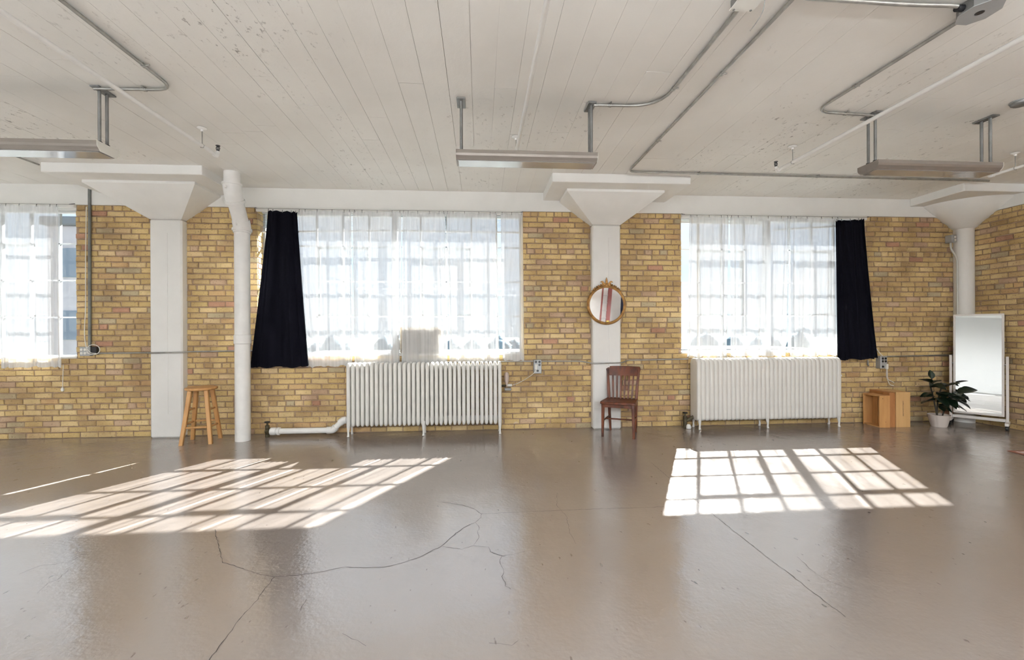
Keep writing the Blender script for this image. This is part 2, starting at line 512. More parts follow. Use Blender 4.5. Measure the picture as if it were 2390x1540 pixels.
# ------------------------------------------------------------------ mesh helpers
class MB:
    def __init__(self):
        self.v = []
        self.f = []

    def add(self, vs, fs):
        b = len(self.v)
        self.v += [tuple(p) for p in vs]
        self.f += [tuple(i + b for i in q) for q in fs]
        return self

    def box(self, x0, x1, y0, y1, z0, z1, mtx=None):
        vs = [Vector(p) for p in ((x0, y0, z0), (x1, y0, z0), (x1, y1, z0), (x0, y1, z0),
                                  (x0, y0, z1), (x1, y0, z1), (x1, y1, z1), (x0, y1, z1))]
        if mtx is not None:
            vs = [mtx @ p for p in vs]
        return self.add(vs, [(0, 3, 2, 1), (4, 5, 6, 7), (0, 1, 5, 4), (1, 2, 6, 5), (2, 3, 7, 6), (3, 0, 4, 7)])

    def bbox(self, x0, x1, y0, y1, z0, z1, b=0.004, mtx=None):
        """Box with chamfered edges."""
        vs = []
        idx = {}
        xs, ys, zs = (x0, x1), (y0, y1), (z0, z1)
        for i in (0, 1):
            for j in (0, 1):
                for k in (0, 1):
                    sx, sy, sz = (1, -1)[i], (1, -1)[j], (1, -1)[k]
                    for ax in range(3):
                        p = [xs[i] + sx * b, ys[j] + sy * b, zs[k] + sz * b]
                        p[ax] = (xs[i], ys[j], zs[k])[ax]
                        idx[(i, j, k, ax)] = len(vs)
                        vs.append(Vector(p))
        c = Vector(((x0 + x1) / 2, (y0 + y1) / 2, (z0 + z1) / 2))
        fs = []

        def face(ids):
            q = [vs[i] for i in ids]
            nrm = (q[1] - q[0]).cross(q[2] - q[0])
            m = sum(q, Vector()) / len(q)
            if nrm.dot(m - c) < 0:
                ids = ids[::-1]
            fs.append(tuple(ids))
        for ax in range(3):
            o1, o2 = [a for a in range(3) if a != ax]
            for s in (0, 1):
                ids = []
                for a, bb in ((0, 0), (1, 0), (1, 1), (0, 1)):
                    key = [0, 0, 0]
                    key[ax] = s
                    key[o1] = a
                    key[o2] = bb
                    ids.append(idx[(*key, ax)])
                face(ids)
            for a in (0, 1):
                for bb in (0, 1):
                    k0 = [0, 0, 0]
                    k1 = [0, 0, 0]
                    k0[o1] = k1[o1] = a
                    k0[o2] = k1[o2] = bb
                    k1[ax] = 1
                    face([idx[(*k0, o1)], idx[(*k1, o1)], idx[(*k1, o2)], idx[(*k0, o2)]])
        for i in (0, 1):
            for j in (0, 1):
                for k in (0, 1):
                    face([idx[(i, j, k, 0)], idx[(i, j, k, 1)], idx[(i, j, k, 2)]])
        if mtx is not None:
            vs = [mtx @ p for p in vs]
        return self.add(vs, fs)

    def tube(self, pts, r, n=10, caps=True, radii=None):
        pts = [Vector(p) for p in pts]
        N = len(pts)
        up = Vector((0, 0, 1))
        vs = []
        prev = None
        for i, p in enumerate(pts):
            d = (pts[min(i + 1, N - 1)] - pts[max(i - 1, 0)]).normalized()
            if prev is None:
                a = d.cross(up if abs(d.z) < 0.9 else Vector((1, 0, 0))).normalized()
            else:
                a = (prev - d * prev.dot(d)).normalized()
            prev = a
            b = d.cross(a)
            # widen at mitres
            k = 1.0
            if 0 < i < N - 1:
                d1 = (pts[i] - pts[i - 1]).normalized()
                d2 = (pts[i + 1] - pts[i]).normalized()
                k = 1.0 / max(0.6, math.sqrt(max(0.0, (1 + d1.dot(d2)) / 2)))
            rr = (radii[i] if radii else r)
            for j in range(n):
                t = 2 * PI * j / n
                vs.append(p + (a * math.cos(t) + b * math.sin(t)) * rr * (k if k > 1.02 else 1))
        fs = []
        for i in range(N - 1):
            for j in range(n):
                j2 = (j + 1) % n
                fs.append((i * n + j, i * n + j2, (i + 1) * n + j2, (i + 1) * n + j))
        if caps:
            fs.append(tuple(range(n))[::-1])
            fs.append(tuple(range((N - 1) * n, N * n)))
        return self.add(vs, fs)

    def cyl(self, p0, p1, r, n=12, r1=None):
        return self.tube([p0, p1], r, n, radii=[r, r if r1 is None else r1])

    def lathe(self, prof, n=24, center=(0, 0, 0), axis='Z', arc=None, caps=True):
        c = Vector(center)
        vs = []
        full = arc is None
        a0, a1 = (0, 2 * PI) if full else arc
        m = n if full else n + 1
        for r, z in prof:
            for j in range(m):
                t = a0 + (a1 - a0) * j / n
                if axis == 'Z':
                    vs.append(c + Vector((r * math.cos(t), r * math.sin(t), z)))
                elif axis == 'Y':
                    vs.append(c + Vector((r * math.cos(t), z, r * math.sin(t))))
                else:
                    vs.append(c + Vector((z, r * math.cos(t), r * math.sin(t))))
        fs = []
        for i in range(len(prof) - 1):
            for j in range(n):
                j2 = (j + 1) % m if full else j + 1
                fs.append((i * m + j, i * m + j2, (i + 1) * m + j2, (i + 1) * m + j))
        if full and caps:
            if prof[0][0] > 1e-6:
                fs.append(tuple(range(m))[::-1])
            if prof[-1][0] > 1e-6:
                k = (len(prof) - 1) * m
                fs.append(tuple(range(k, k + m)))
        return self.add(vs, fs)

    def prism(self, poly, h, mtx=None):
        """poly: list of (x,y); extruded 0..h in z; then mtx."""
        n = len(poly)
        vs = [Vector((x, y, 0)) for x, y in poly] + [Vector((x, y, h)) for x, y in poly]
        if mtx is not None:
            vs = [mtx @ p for p in vs]
        fs = [tuple(range(n))[::-1], tuple(range(n, 2 * n))]
        for i in range(n):
            j = (i + 1) % n
            fs.append((i, j, j + n, i + n))
        return self.add(vs, fs)

    def grid(self, fn, nu, nv, closed_u=False):
        vs = [fn(i / nu, j / nv) for j in range(nv + 1) for i in range(nu + 1)]
        fs = []
        for j in range(nv):
            for i in range(nu):
                a = j * (nu + 1) + i
                fs.append((a, a + 1, a + nu + 2, a + nu + 1))
        return self.add(vs, fs)

    def mesh(self, name, smooth=False, angle=None, origin=None):
        me = bpy.data.meshes.new(name)
        v = self.v
        if origin is not None:
            ox, oy, oz = origin
            v = [(p[0] - ox, p[1] - oy, p[2] - oz) for p in v]
        me.from_pydata(v, [], self.f)
        me.update()
        if smooth:
            me.polygons.foreach_set('use_smooth', [True] * len(me.polygons))
            if angle is not None:
                try:
                    me.set_sharp_from_angle(angle=math.radians(angle))
                except Exception:
                    pass
        return me

    def build(self, name, material, parent=None, smooth=False, angle=40, mtx=None, origin=None):
        me = self.mesh(name, smooth, angle, origin)
        me.materials.append(material)
        o = bpy.data.objects.new(name, me)
        COL.objects.link(o)
        if origin is not None:
            o.location = origin
        if mtx is not None:
            o.matrix_world = mtx
        if parent is not None:
            o.parent = parent
        return o


def obj_from(me, name, parent=None, loc=(0, 0, 0), rot=(0, 0, 0), scale=(1, 1, 1)):
    o = bpy.data.objects.new(name, me)
    COL.objects.link(o)
    o.location = loc
    o.rotation_euler = rot
    o.scale = scale
    if parent is not None:
        o.parent = parent
    return o


def tag(o, label, cat, group=None):
    o['label'] = label
    o['category'] = cat
    if group:
        o['group'] = group
    return o


def thing(name, label, cat, loc=(0, 0, 0), rotz=0.0, group=None):
    o = bpy.data.objects.new(name, None)
    COL.objects.link(o)
    o.empty_display_size = 0.1
    o.location = loc
    o.rotation_euler = (0, 0, rotz)
    return tag(o, label, cat, group)


def struct(o):
    o['kind'] = 'structure'
    return o


def stuff(o):
    o['kind'] = 'stuff'
    return o


def fillet(pts, r, n=6):
    """Round the corners of a polyline."""
    pts = [Vector(p) for p in pts]
    out = [pts[0]]
    for i in range(1, len(pts) - 1):
        a, b, c = pts[i - 1], pts[i], pts[i + 1]
        rr = min(r, (b - a).length * 0.49, (c - b).length * 0.49)
        p0 = b + (a - b).normalized() * rr
        p1 = b + (c - b).normalized() * rr
        for k in range(n + 1):
            t = k / n
            out.append(p0 * (1 - t) ** 2 + b * 2 * t * (1 - t) + p1 * t ** 2)
    out.append(pts[-1])
    return out


def smooth_path(pts, n=8):
    """Catmull-Rom through points."""
    P = [Vector(p) for p in pts]
    P = [P[0] * 2 - P[1]] + P + [P[-1] * 2 - P[-2]]
    out = []
    for i in range(1, len(P) - 2):
        for k in range(n):
            t = k / n
            a, b, c, d = P[i - 1], P[i], P[i + 1], P[i + 2]
            out.append(0.5 * ((2 * b) + (c - a) * t + (2 * a - 5 * b + 4 * c - d) * t * t
                              + (3 * b - a - 3 * c + d) * t ** 3))
    out.append(P[-2])
    return out


# ------------------------------------------------------------------ dimensions
CEIL = 3.22
HEAD = 2.965
CH = HEAD / 41.0            # brick course
SILL = CH * 14
XR = 7.08                   # right wall
XL = -9.0
YB = -12.0                   # wall behind the camera
WIN = [(-8.61, -5.12), (-2.90, 0.585), (2.81, 5.55)]
COLX = [(-4.165, -3.775), (1.525, 1.915)]
THICK = 0.45
GLASS_Y = 0.19

# ------------------------------------------------------------------ floor
fl = MB()
fl.box(XL - 0.5, XR + 0.5, YB - 0.4, 0.45, -0.25, 0.0)
floor = struct(fl.build('floor', M_FLOOR))
CRACKS = [
    ([(-1.798, -2.906), (-1.688, -3.084), (-1.575, -3.249), (-1.496, -3.372), (-1.415, -3.412), (-1.3, -3.477), (-1.207, -3.528), (-1.126, -3.556), (-0.994, -3.545), (-0.877, -3.519), (-0.772, -3.477), (-0.66, -3.495), (-0.552, -3.499), (-0.462, -3.464), (-0.361, -3.398), (-0.245, -3.274), (-0.174, -3.121), (-0.108, -3.009), (-0.036, -2.939), (0.0, -2.862), (0.007, -2.795), (-0.038, -2.72), (-0.12, -2.63), (-0.308, -2.537)], 0.0042),
    ([(0.007, -2.795), (0.374, -2.786), (0.665, -2.777), (0.958, -2.777), (1.388, -2.779)], 0.0042),
    ([(-1.126, -3.556), (-1.117, -3.765), (-1.122, -3.916), (-1.112, -4.075), (-1.112, -4.6)], 0.004),
    ([(-0.245, -3.274), (-0.116, -3.323), (-0.046, -3.279), (0.047, -3.309), (0.059, -3.369), (0.127, -3.422), (0.2, -3.407), (0.267, -3.381)], 0.003),
    ([(-0.046, -3.279), (-0.014, -3.177), (-0.02, -3.082), (-0.006, -3.031), (-0.036, -2.939)], 0.0022),
    ([(0.127, -3.422), (0.109, -3.476), (0.127, -3.603), (0.111, -3.646), (0.131, -3.71), (0.129, -3.742), (0.154, -3.772)], 0.0028),
    ([(0.63, -2.418), (0.583, -2.688), (0.617, -2.89), (0.587, -3.163), (0.597, -3.314)], 0.002),
    ([(1.723, -1.663), (1.706, -2.163), (1.691, -2.466), (1.682, -3.295), (1.685, -3.596), (1.688, -3.775), (1.693, -4.12)], 0.0035),
    ([(-2.557, -3.413), (-2.527, -3.324), (-2.454, -3.315), (-2.397, -3.286), (-2.399, -3.183)], 0.0026),
    ([(-2.28, -3.618), (-2.312, -3.525), (-2.293, -3.485), (-2.323, -3.386)], 0.0024),
    ([(1.858, -3.575), (1.832, -3.76), (1.855, -3.838), (1.912, -3.91)], 0.0018),
    ([(-0.611, -4.059), (-0.534, -4.107), (-0.488, -4.145)], 0.002),
    ([(0.031, -4.164), (0.131, -4.185), (0.161, -4.161)], 0.002),
    ([(-0.868, -3.871), (-0.873, -3.777)], 0.0024),
]
for pts, w in CRACKS:
    fine = []
    for (x0, y0), (x1, y1) in zip(pts, pts[1:]):
        d = math.hypot(x1 - x0, y1 - y0)
        k = max(2, int(d / 0.025))
        for i in range(k):
            t = i / k
            fine.append((x0 + (x1 - x0) * t + rnd.uniform(-1, 1) * 0.004, y0 + (y1 - y0) * t + rnd.uniform(-1, 1) * 0.004))
    fine.append(pts[-1])
    vs, fs = [], []
    for i, (x, y) in enumerate(fine):
        a = fine[max(0, i - 1)]
        b = fine[min(len(fine) - 1, i + 1)]
        dx, dy = b[0] - a[0], b[1] - a[1]
        L_ = math.hypot(dx, dy) or 1
        ww = w * 0.5 * rnd.uniform(0.35, 1.15)
        vs += [(x - dy / L_ * ww, y + dx / L_ * ww, 0.0012), (x + dy / L_ * ww, y - dx / L_ * ww, 0.0012)]
    fs = [(2 * i, 2 * i + 1, 2 * i + 3, 2 * i + 2) for i in range(len(fine) - 1)]
    MB().add(vs, fs).build('crack', M_CRACK, floor)

# ------------------------------------------------------------------ ceiling with cast board marks
cl = MB()
cl.box(XL - 0.5, XR + 0.5, YB - 0.4, 0.45, CEIL + 0.014, CEIL + 0.3)
ceiling = struct(cl.build('ceiling', M_CEIL))
BW = 0.1815
x = XR
row = 0
while x > -6.6:
    w = BW * rnd.uniform(0.92, 1.08)
    y = -0.01
    first = rnd.uniform(0.7, 3.0)
    while y > YB + 0.05:
        ln = first if y > -0.02 else rnd.uniform(2.6, 4.4)
        y2 = max(YB + 0.02, y - ln)
        gap = rnd.choice((0.0003, 0.0006, 0.0010, 0.0016))
        dz = rnd.uniform(0.0, 0.0024)
        b = MB().box(x - w + gap, x - gap, y2 + rnd.choice((0.0008, 0.002, 0.0035)), y, CEIL - dz, CEIL + 0.016)
        b.build('board', M_CEIL, ceiling)
        y = y2
    x -= w
    row += 1

# ------------------------------------------------------------------ walls (mortar bed, bricks as pieces)
wb = MB()
xs = [XL - 0.5]
for a, b in WIN:
    xs += [a, b]
xs.append(XR + 0.5)
for i in range(0, len(xs), 2):
    wb.box(xs[i], xs[i + 1], 0.010, THICK, SILL, HEAD)
wb.box(xs[0], xs[-1], 0.010, THICK, -0.25, SILL - 0.002)
wall_back = struct(wb.build('wall_back', M_MORTAR))

wr = MB()
wr.box(XR + 0.010, XR + 0.4, YB, 0.012, -0.25, HEAD)
wall_right = struct(wr.build('wall_right', M_MORTAR))

# white concrete beams over the brick
tb = MB().bbox(XL - 0.3, XR + 0.3, -0.012, THICK, HEAD, CEIL + 0.02, 0.004)
struct(tb.build('trim_1', M_WHITE))
tb = MB().bbox(XR - 0.012, XR + 0.38, YB, 0.0, HEAD, CEIL + 0.02, 0.004)
struct(tb.build('trim_2', M_WHITE))

# left wall and the wall behind the camera
wl = MB().box(XL - 0.3, XL, YB - 0.3, 0.45, -0.1, CEIL + 0.05)
struct(wl.build('wall_left', M_WHITE))
wf = MB().box(XL - 0.3, XR + 0.4, YB - 0.3, YB, -0.1, CEIL + 0.05)
struct(wf.build('wall_front', M_WHITE))


def brick_shape(L_, H_, jit, R):
    """Brick face in local x (length), z (height), facing -y; centre at origin."""
    hx, hz = L_ / 2, H_ / 2
    j = lambda s: R.uniform(-s, s)
    c = [(-hx, -hz), (hx, -hz), (hx, hz), (-hx, hz)]
    back = [(a, 0.022, b) for a, b in c]
    mid = [(a + j(jit), 0.0045, b + j(jit)) for a, b in c]
    ins = 0.006
    fr = [(a - math.copysign(ins, a) + j(jit), -0.001 + j(0.0016), b - math.copysign(ins * 0.8, b) + j(jit)) for a, b in c]
    vs = back + mid + fr
    fs = []
    for k in range(4):
        k2 = (k + 1) % 4
        fs += [(k, k2, 4 + k2, 4 + k), (4 + k, 4 + k2, 8 + k2, 8 + k)]
    fs.append((8, 9, 10, 11))
    return vs, fs


STRETCH, HEADER, JOINT = 0.2005, 0.097, 0.0125


def course_bricks(i, x0, x1, R, cuts):
    """Bricks of course i between x0 and x1 minus the cut intervals -> [(xa, xb)]."""
    head = (i % 7 == 5)
    ln = HEADER if head else STRETCH
    mod = ln + JOINT
    off = (0 if i % 2 else mod / 2) + R.uniform(-0.03, 0.03)
    out = []
    xx = x0 - mod + off
    while xx < x1:
        a = xx + R.uniform(-0.003, 0.003)
        b = xx + ln + R.uniform(-0.004, 0.004)
        segs = [(max(a, x0 + 0.003), min(b, x1 - 0.003))]
        for ca, cb in cuts:
            ns = []
            for s0, s1 in segs:
                if s1 <= ca or s0 >= cb:
                    ns.append((s0, s1))
                else:
                    if s0 < ca:
                        ns.append((s0, ca))
                    if s1 > cb:
                        ns.append((cb, s1))
            segs = ns
        for s0, s1 in segs:
            if s1 - s0 > 0.028:
                out.append((s0, s1, (s1 - s0) > ln - 0.012))
        xx += mod
    return out


BR = random.Random(21)
variants = {}
for kind, ln in (('s', STRETCH), ('h', HEADER)):
    for k in range(8):
        vs, fs = brick_shape(ln, CH - JOINT, 0.0034, BR)
        me = MB().add(vs, fs).mesh('brick_%s' % kind)
        me.materials.append(M_BRICK_OBJ)
        variants[(kind, k)] = me


def lay_wall(parent, bricks, place, limit=300):
    """bricks: list of (u0,u1,z0,full,header,score). The best `limit` become objects, the rest one field."""
    cand = sorted((b for b in bricks if b[3] and b[5] > 0), key=lambda b: -b[5])[:limit]
    chosen = set(id(b) for b in cand)
    field = MB()
    rv = []
    for b in bricks:
        u0, u1, z0, full, header, sc = b
        dz = BR.uniform(-0.0015, 0.0015)
        uc, zc = (u0 + u1) / 2, z0 + CH / 2 + dz
        prot = BR.uniform(-0.003, 0.002)
        tilt = BR.uniform(-0.008, 0.008)
        if id(b) in chosen:
            me = variants[('h' if header else 's', BR.randrange(8))]
            loc, rz = place(uc, prot, zc)
            obj_from(me, 'brick', parent, loc, (0, tilt, rz))
        else:
            vs, fs = brick_shape(u1 - u0, CH - JOINT, 0.0034, BR)
            loc, rz = place(uc, prot, zc)
            M_ = Matrix.Translation(loc) @ Matrix.Rotation(rz, 4, 'Z') @ Matrix.Rotation(tilt if full else 0, 4, 'Y')
            field.add([M_ @ Vector(p) for p in vs], fs)
            rv += [BR.random()] * len(fs)
    o = field.build('brick_field', M_BRICK_STUFF, parent)
    at = o.data.attributes.new('rnd', 'FLOAT', 'FACE')
    at.data.foreach_set('value', rv)
    stuff(o)
    return o


def hidden(xc, zc):
    """Roughly what stands in front of the back wall."""
    if -3.05 < xc < -2.80 or -1.75 < xc < 0.3 and zc < 0.95 or 2.9 < xc < 4.97 and zc < 0.96:
        return True
    if zc > 2.75 and (-4.9 < xc < -3.0 or 0.85 < xc < 2.55):
        return True
    return xc < -5.85 or xc > 6.7


bricks = []
for i in range(41):
    z0 = i * CH
    cuts = list(COLX)
    if z0 + CH / 2 > SILL:
        cuts += WIN
    for a, b, full in course_bricks(i, -6.9, XR, BR, cuts):
        xc, zc = (a + b) / 2, z0 + CH / 2
        depth = 6.1 * math.cos(YAW) + xc * math.sin(YAW)
        sc = 0 if hidden(xc, zc) else (b - a) / depth ** 2
        bricks.append((a, b, z0, full, i % 7 == 5, sc))
lay_wall(wall_back, bricks, lambda u, p, z: ((u, p, z), 0.0))
# brick reveals in the window jambs
rev = MB()
rv = []
for i in range(14, 41):
    z0 = i * CH
    for (a, b) in WIN:
        for xe, s in ((a, 1), (b, -1)):
            y = 0.012
            first = 0.09 if i % 2 else 0.19
            while y < THICK - 0.02:
                y2 = min(y + first, THICK)
                vs, fs = brick_shape(y2 - y - JOINT, CH - JOINT, 0.002, BR)
                M_ = Matrix.Translation((xe + s * 0.004, (y + y2) / 2, z0 + CH / 2)) @ Matrix.Rotation(s * PI / 2, 4, 'Z')
                rev.add([M_ @ Vector(p) for p in vs], fs)
                rv += [BR.random()] * len(fs)
                y = y2
                first = 0.2
o = rev.build('reveal_bricks', M_BRICK_STUFF, wall_back)
o.data.attributes.new('rnd', 'FLOAT', 'FACE').data.foreach_set('value', rv)
stuff(o)
# right wall
bricks = []
for i in range(41):
    z0 = i * CH
    for a, b, full in course_bricks(i, -3.4, 0.0, BR, []):
        yc = (a + b) / 2
        sc = (1.0 + yc * 0.1) if -1.35 < yc < -0.1 else 0
        bricks.append((a, b, z0, full, i % 7 == 5, sc))
lay_wall(wall_right, bricks, lambda u, p, z: ((XR + p, u, z), -PI / 2))


# ------------------------------------------------------------------ windows (steel sash, each pane a piece)
ROWS = [SILL, 1.54, 2.02, 2.50, 2.955]


def window(n, x0, x1, cols, vents, c0=0):
    w = struct(thing_struct('window_%d' % n, ((x0 + x1) / 2, GLASS_Y, SILL)))
    ox, oy, oz = (x0 + x1) / 2, GLASS_Y, SILL
    dx = (x1 - x0) / cols

    def bar(name, xa, xb, za, zb, d=0.035, mtl=M_SASH):
        MB().box(xa - ox, xb - ox, -d / 2, d / 2, za - oz, zb - oz).build(name, mtl, w)
    bar('frame', x0, x0 + 0.03, ROWS[0], ROWS[4], 0.05)
    bar('frame', x1 - 0.03, x1, ROWS[0], ROWS[4], 0.05)
    bar('frame', x0 + 0.03, x1 - 0.03, ROWS[0], ROWS[0] + 0.035, 0.05)
    bar('frame', x0 + 0.03, x1 - 0.03, ROWS[4] - 0.03, ROWS[4], 0.05)
    for c in range(1, cols):
        xx = x0 + c * dx
        if c == cols // 2:
            bar('mullion', xx - 0.034, xx + 0.034, ROWS[0] + 0.035, ROWS[4] - 0.03, 0.09)
        else:
            bar('muntin', xx - 0.011, xx + 0.011, ROWS[0] + 0.035, ROWS[4] - 0.03, 0.034)
    for zz in ROWS[1:4]:
        bar('muntin', x0 + 0.03, x1 - 0.03, zz - 0.008, zz + 0.008, 0.034)
    for c in vents:
        xa, xb, za, zb = x0 + c * dx, x0 + (c + 2) * dx, ROWS[1], ROWS[3]
        v = MB()
        for q in ((xa, xa + 0.035, za, zb), (xb - 0.035, xb, za, zb), (xa, xb, za, za + 0.035), (xa, xb, zb - 0.035, zb)):
            v.box(q[0] - ox, q[1] - ox, 0.012, 0.045, q[2] - oz, q[3] - oz)
        v.build('vent_sash', M_SASH, w)
    pm = {}
    for r in range(4):
        hgt = ROWS[r + 1] - ROWS[r]
        me = MB().box(-dx / 2, dx / 2, -0.0015, 0.0015, -hgt / 2, hgt / 2).mesh('pane')
        me.materials.append(M_PANE)
        for c in range(c0, cols):
            obj_from(me, 'pane', w, (x0 + (c + 0.5) * dx - ox, 0.002, (ROWS[r] + ROWS[r + 1]) / 2 - oz))
    MB().bbox(x0 + 0.001 - ox, x1 - 0.001 - ox, -GLASS_Y + 0.005, 0.24, -0.002, 0.022, 0.004).build('sill', M_SILL, w)
    return w


def thing_struct(name, loc):
    o = bpy.data.objects.new(name, None)
    COL.objects.link(o)
    o.empty_display_size = 0.1
    o.location = loc
    return o


window(1, *WIN[0], 10, (6,), 6)
window(2, *WIN[1], 10, (2, 6))
window(3, *WIN[2], 8, (1, 5))

# daylight portals at the openings (they guide sampling only and emit nothing)
for a, b in WIN:
    d = bpy.data.lights.new('portal', 'AREA')
    d.shape = 'RECTANGLE'
    d.size = b - a
    d.size_y = HEAD - SILL
    d.cycles.is_portal = True
    p_ = bpy.data.objects.new('portal', d)
    COL.objects.link(p_)
    p_.location = ((a + b) / 2, THICK - 0.02, (SILL + HEAD) / 2)
    p_.rotation_euler = (-PI / 2, 0, 0)

# ------------------------------------------------------------------ cyclorama behind the camera
path = []
R_ = 1.1
xa, ya = XL + 0.02, YB + 0.02
path.append((2.6, ya))
path.append((0.0, ya))
path.append((-4.0, ya))
for k in range(13):
    t = -PI / 2 - (PI / 2) * k / 12
    path.append((xa + R_ + R_ * math.cos(t), ya + R_ + R_ * math.sin(t)))
path.append((xa, -5.5))
path.append((xa, -2.2))
prof = [(0.0, 3.1), (0.0, 0.9)]
for k in range(9):
    t = (PI / 2) * k / 8
    prof.append((0.8 - 0.8 * math.cos(t), 0.8 - 0.8 * math.sin(t) + 0.004))
prof.append((1.6, 0.004))
prof.append((4.0, 0.004))
vs, fs = [], []
for i, (px, py) in enumerate(path):
    a = Vector(path[max(0, i - 1)])
    b = Vector(path[min(len(path) - 1, i + 1)])
    d = (b - a).normalized()
    nrm = Vector((d.y, -d.x))
    if nrm.dot(Vector((-1.0, -4.0)) - Vector((px, py))) < 0:
        nrm = -nrm
    for q, z in prof:
        vs.append((px + nrm.x * q, py + nrm.y * q, z))
m_ = len(prof)
for i in range(len(path) - 1):
    for j in range(m_ - 1):
        fs.append((i * m_ + j, (i + 1) * m_ + j, (i + 1) * m_ + j + 1, i * m_ + j + 1))
cy = MB().add(vs, fs).build('cyclorama', M_CYC, None, smooth=True, angle=60)
sd = cy.modifiers.new('thickness', 'SOLIDIFY')
sd.thickness = 0.012
sd.offset = 0
tag(cy, 'curved white studio cyclorama reflected in the standing mirror', 'backdrop')


# ------------------------------------------------------------------ columns
def square_column(loc_x, half, label, proj=0.10):
    t = thing('concrete_column', label, 'column', (loc_x, 0, 0))
    zc = 2.775
    MB().bbox(-half, half, -proj, 0.06, 0.0, zc, 0.018).build('shaft', M_COLUMN, t, smooth=True, angle=30)
    # flared capital: truncated half pyramid with a small lip
    ht, yt = 0.625, -0.545
    z1, z2 = 3.085, 3.125
    vs = [(-half, -proj, zc), (half, -proj, zc), (half, 0.05, zc), (-half, 0.05, zc),
          (-ht, yt, z1), (ht, yt, z1), (ht, 0.05, z1), (-ht, 0.05, z1),
          (-ht, yt, z2), (ht, yt, z2), (ht, 0.05, z2), (-ht, 0.05, z2)]
    fs = [(0, 3, 2, 1), (0, 1, 5, 4), (1, 2, 6, 5), (3, 0, 4, 7), (4, 5, 9, 8), (5, 6, 10, 9), (7, 4, 8, 11),
          (8, 9, 10, 11), (2, 3, 7, 11, 10, 6)]
    MB().add(vs, fs).build('capital', M_COLUMN, t)
    MB().bbox(-0.85, 0.85, -0.79, 0.03, 3.115, CEIL + 0.01, 0.006).build('drop_panel', M_COLUMN, t)
    return t


c1 = square_column(-3.97, 0.195, 'square white concrete column beside the wooden stool')
c2 = square_column(1.72, 0.195, 'square white concrete column carrying the round gilt mirror')
# plastered ridges left by the old formwork
for t, xs_ in ((c1, 0.02), (c2, 0.03)):
    MB().bbox(xs_ - 0.006, xs_ + 0.006, -0.104, -0.095, 0.3, 2.6, 0.002).build('formwork_ridge', M_COLUMN, t)
t = thing('round_column', 'round white column in the corner behind the standing mirror', 'column', (7.0, -0.06, 0))
MB().lathe([(0.115, 0.0), (0.115, 2.80)], 28).build('shaft', M_COLUMN, t, smooth=True, angle=50)
MB().lathe([(0.115, 2.78), (0.15, 2.80), (0.19, 2.84), (0.56, 3.09), (0.58, 3.125)], 40).build('capital', M_COLUMN, t, smooth=True, angle=30)
MB().bbox(-0.78, 0.07, -0.69, 0.05, 3.115, CEIL + 0.01, 0.006).build('drop_panel', M_COLUMN, t)

# ------------------------------------------------------------------ big white drain pipe
t = thing('drain_pipe', 'fat white drain pipe with a dog-leg bend up to the ceiling', 'pipe', (-2.925, -0.32, 0))
pr = 0.0865
MB().cyl((0, 0, 0), (0, 0, 2.62), pr, 28).build('lower_pipe', M_PIPEW, t, smooth=True, angle=50)
MB().lathe([(pr, 1.19), (pr + 0.008, 1.20), (pr + 0.008, 1.30), (pr, 1.305)], 28).build('coupling', M_PIPEW, t, smooth=True, angle=35)
ang = (0.02, -0.26)   # x,y shift of the upper pipe
MB().tube(smooth_path([(0, 0, 2.56), (0, 0, 2.63), (ang[0] * 0.12, ang[1] * 0.12, 2.71)], 5), pr + 0.012, 28).build('elbow', M_PIPEW, t, smooth=True, angle=50)
MB().tube([(0, 0, 2.585), (0, 0, 2.615)], pr + 0.024, 28).build('elbow_bead', M_PIPEW, t, smooth=True, angle=50)
MB().tube([(ang[0] * 0.05, ang[1] * 0.05, 2.66), (ang[0] * 0.85, ang[1] * 0.85, 2.97)], pr, 28).build('slanted_pipe', M_PIPEW, t, smooth=True, angle=50)
MB().tube(smooth_path([(ang[0] * 0.72, ang[1] * 0.72, 2.90), (ang[0] * 0.92, ang[1] * 0.92, 3.00), (ang[0], ang[1], 3.085)], 5), pr + 0.011, 28).build('elbow', M_PIPEW, t, smooth=True, angle=50)
MB().tube([(ang[0] * 0.68, ang[1] * 0.68, 2.885), (ang[0] * 0.74, ang[1] * 0.74, 2.912)], pr + 0.022, 28).build('elbow_bead', M_PIPEW, t, smooth=True, angle=50)
MB().tube([(ang[0], ang[1], 3.065), (ang[0], ang[1], 3.09)], pr + 0.02, 28).build('elbow_bead', M_PIPEW, t, smooth=True, angle=50)
MB().tube([(ang[0], ang[1], 3.05), (ang[0], ang[1], CEIL)], pr, 28).build('upper_pipe', M_PIPEW, t, smooth=True, angle=50)
MB().bbox(ang[0] - 0.03, ang[0] - 0.012, ang[1] - pr - 0.03, ang[1] - pr, 3.005, 3.04, 0.004).build('lug', M_PIPEW, t)
MB().bbox(-0.02, 0.0, -pr - 0.03, -pr, 2.635, 2.67, 0.004).build('lug', M_PIPEW, t)


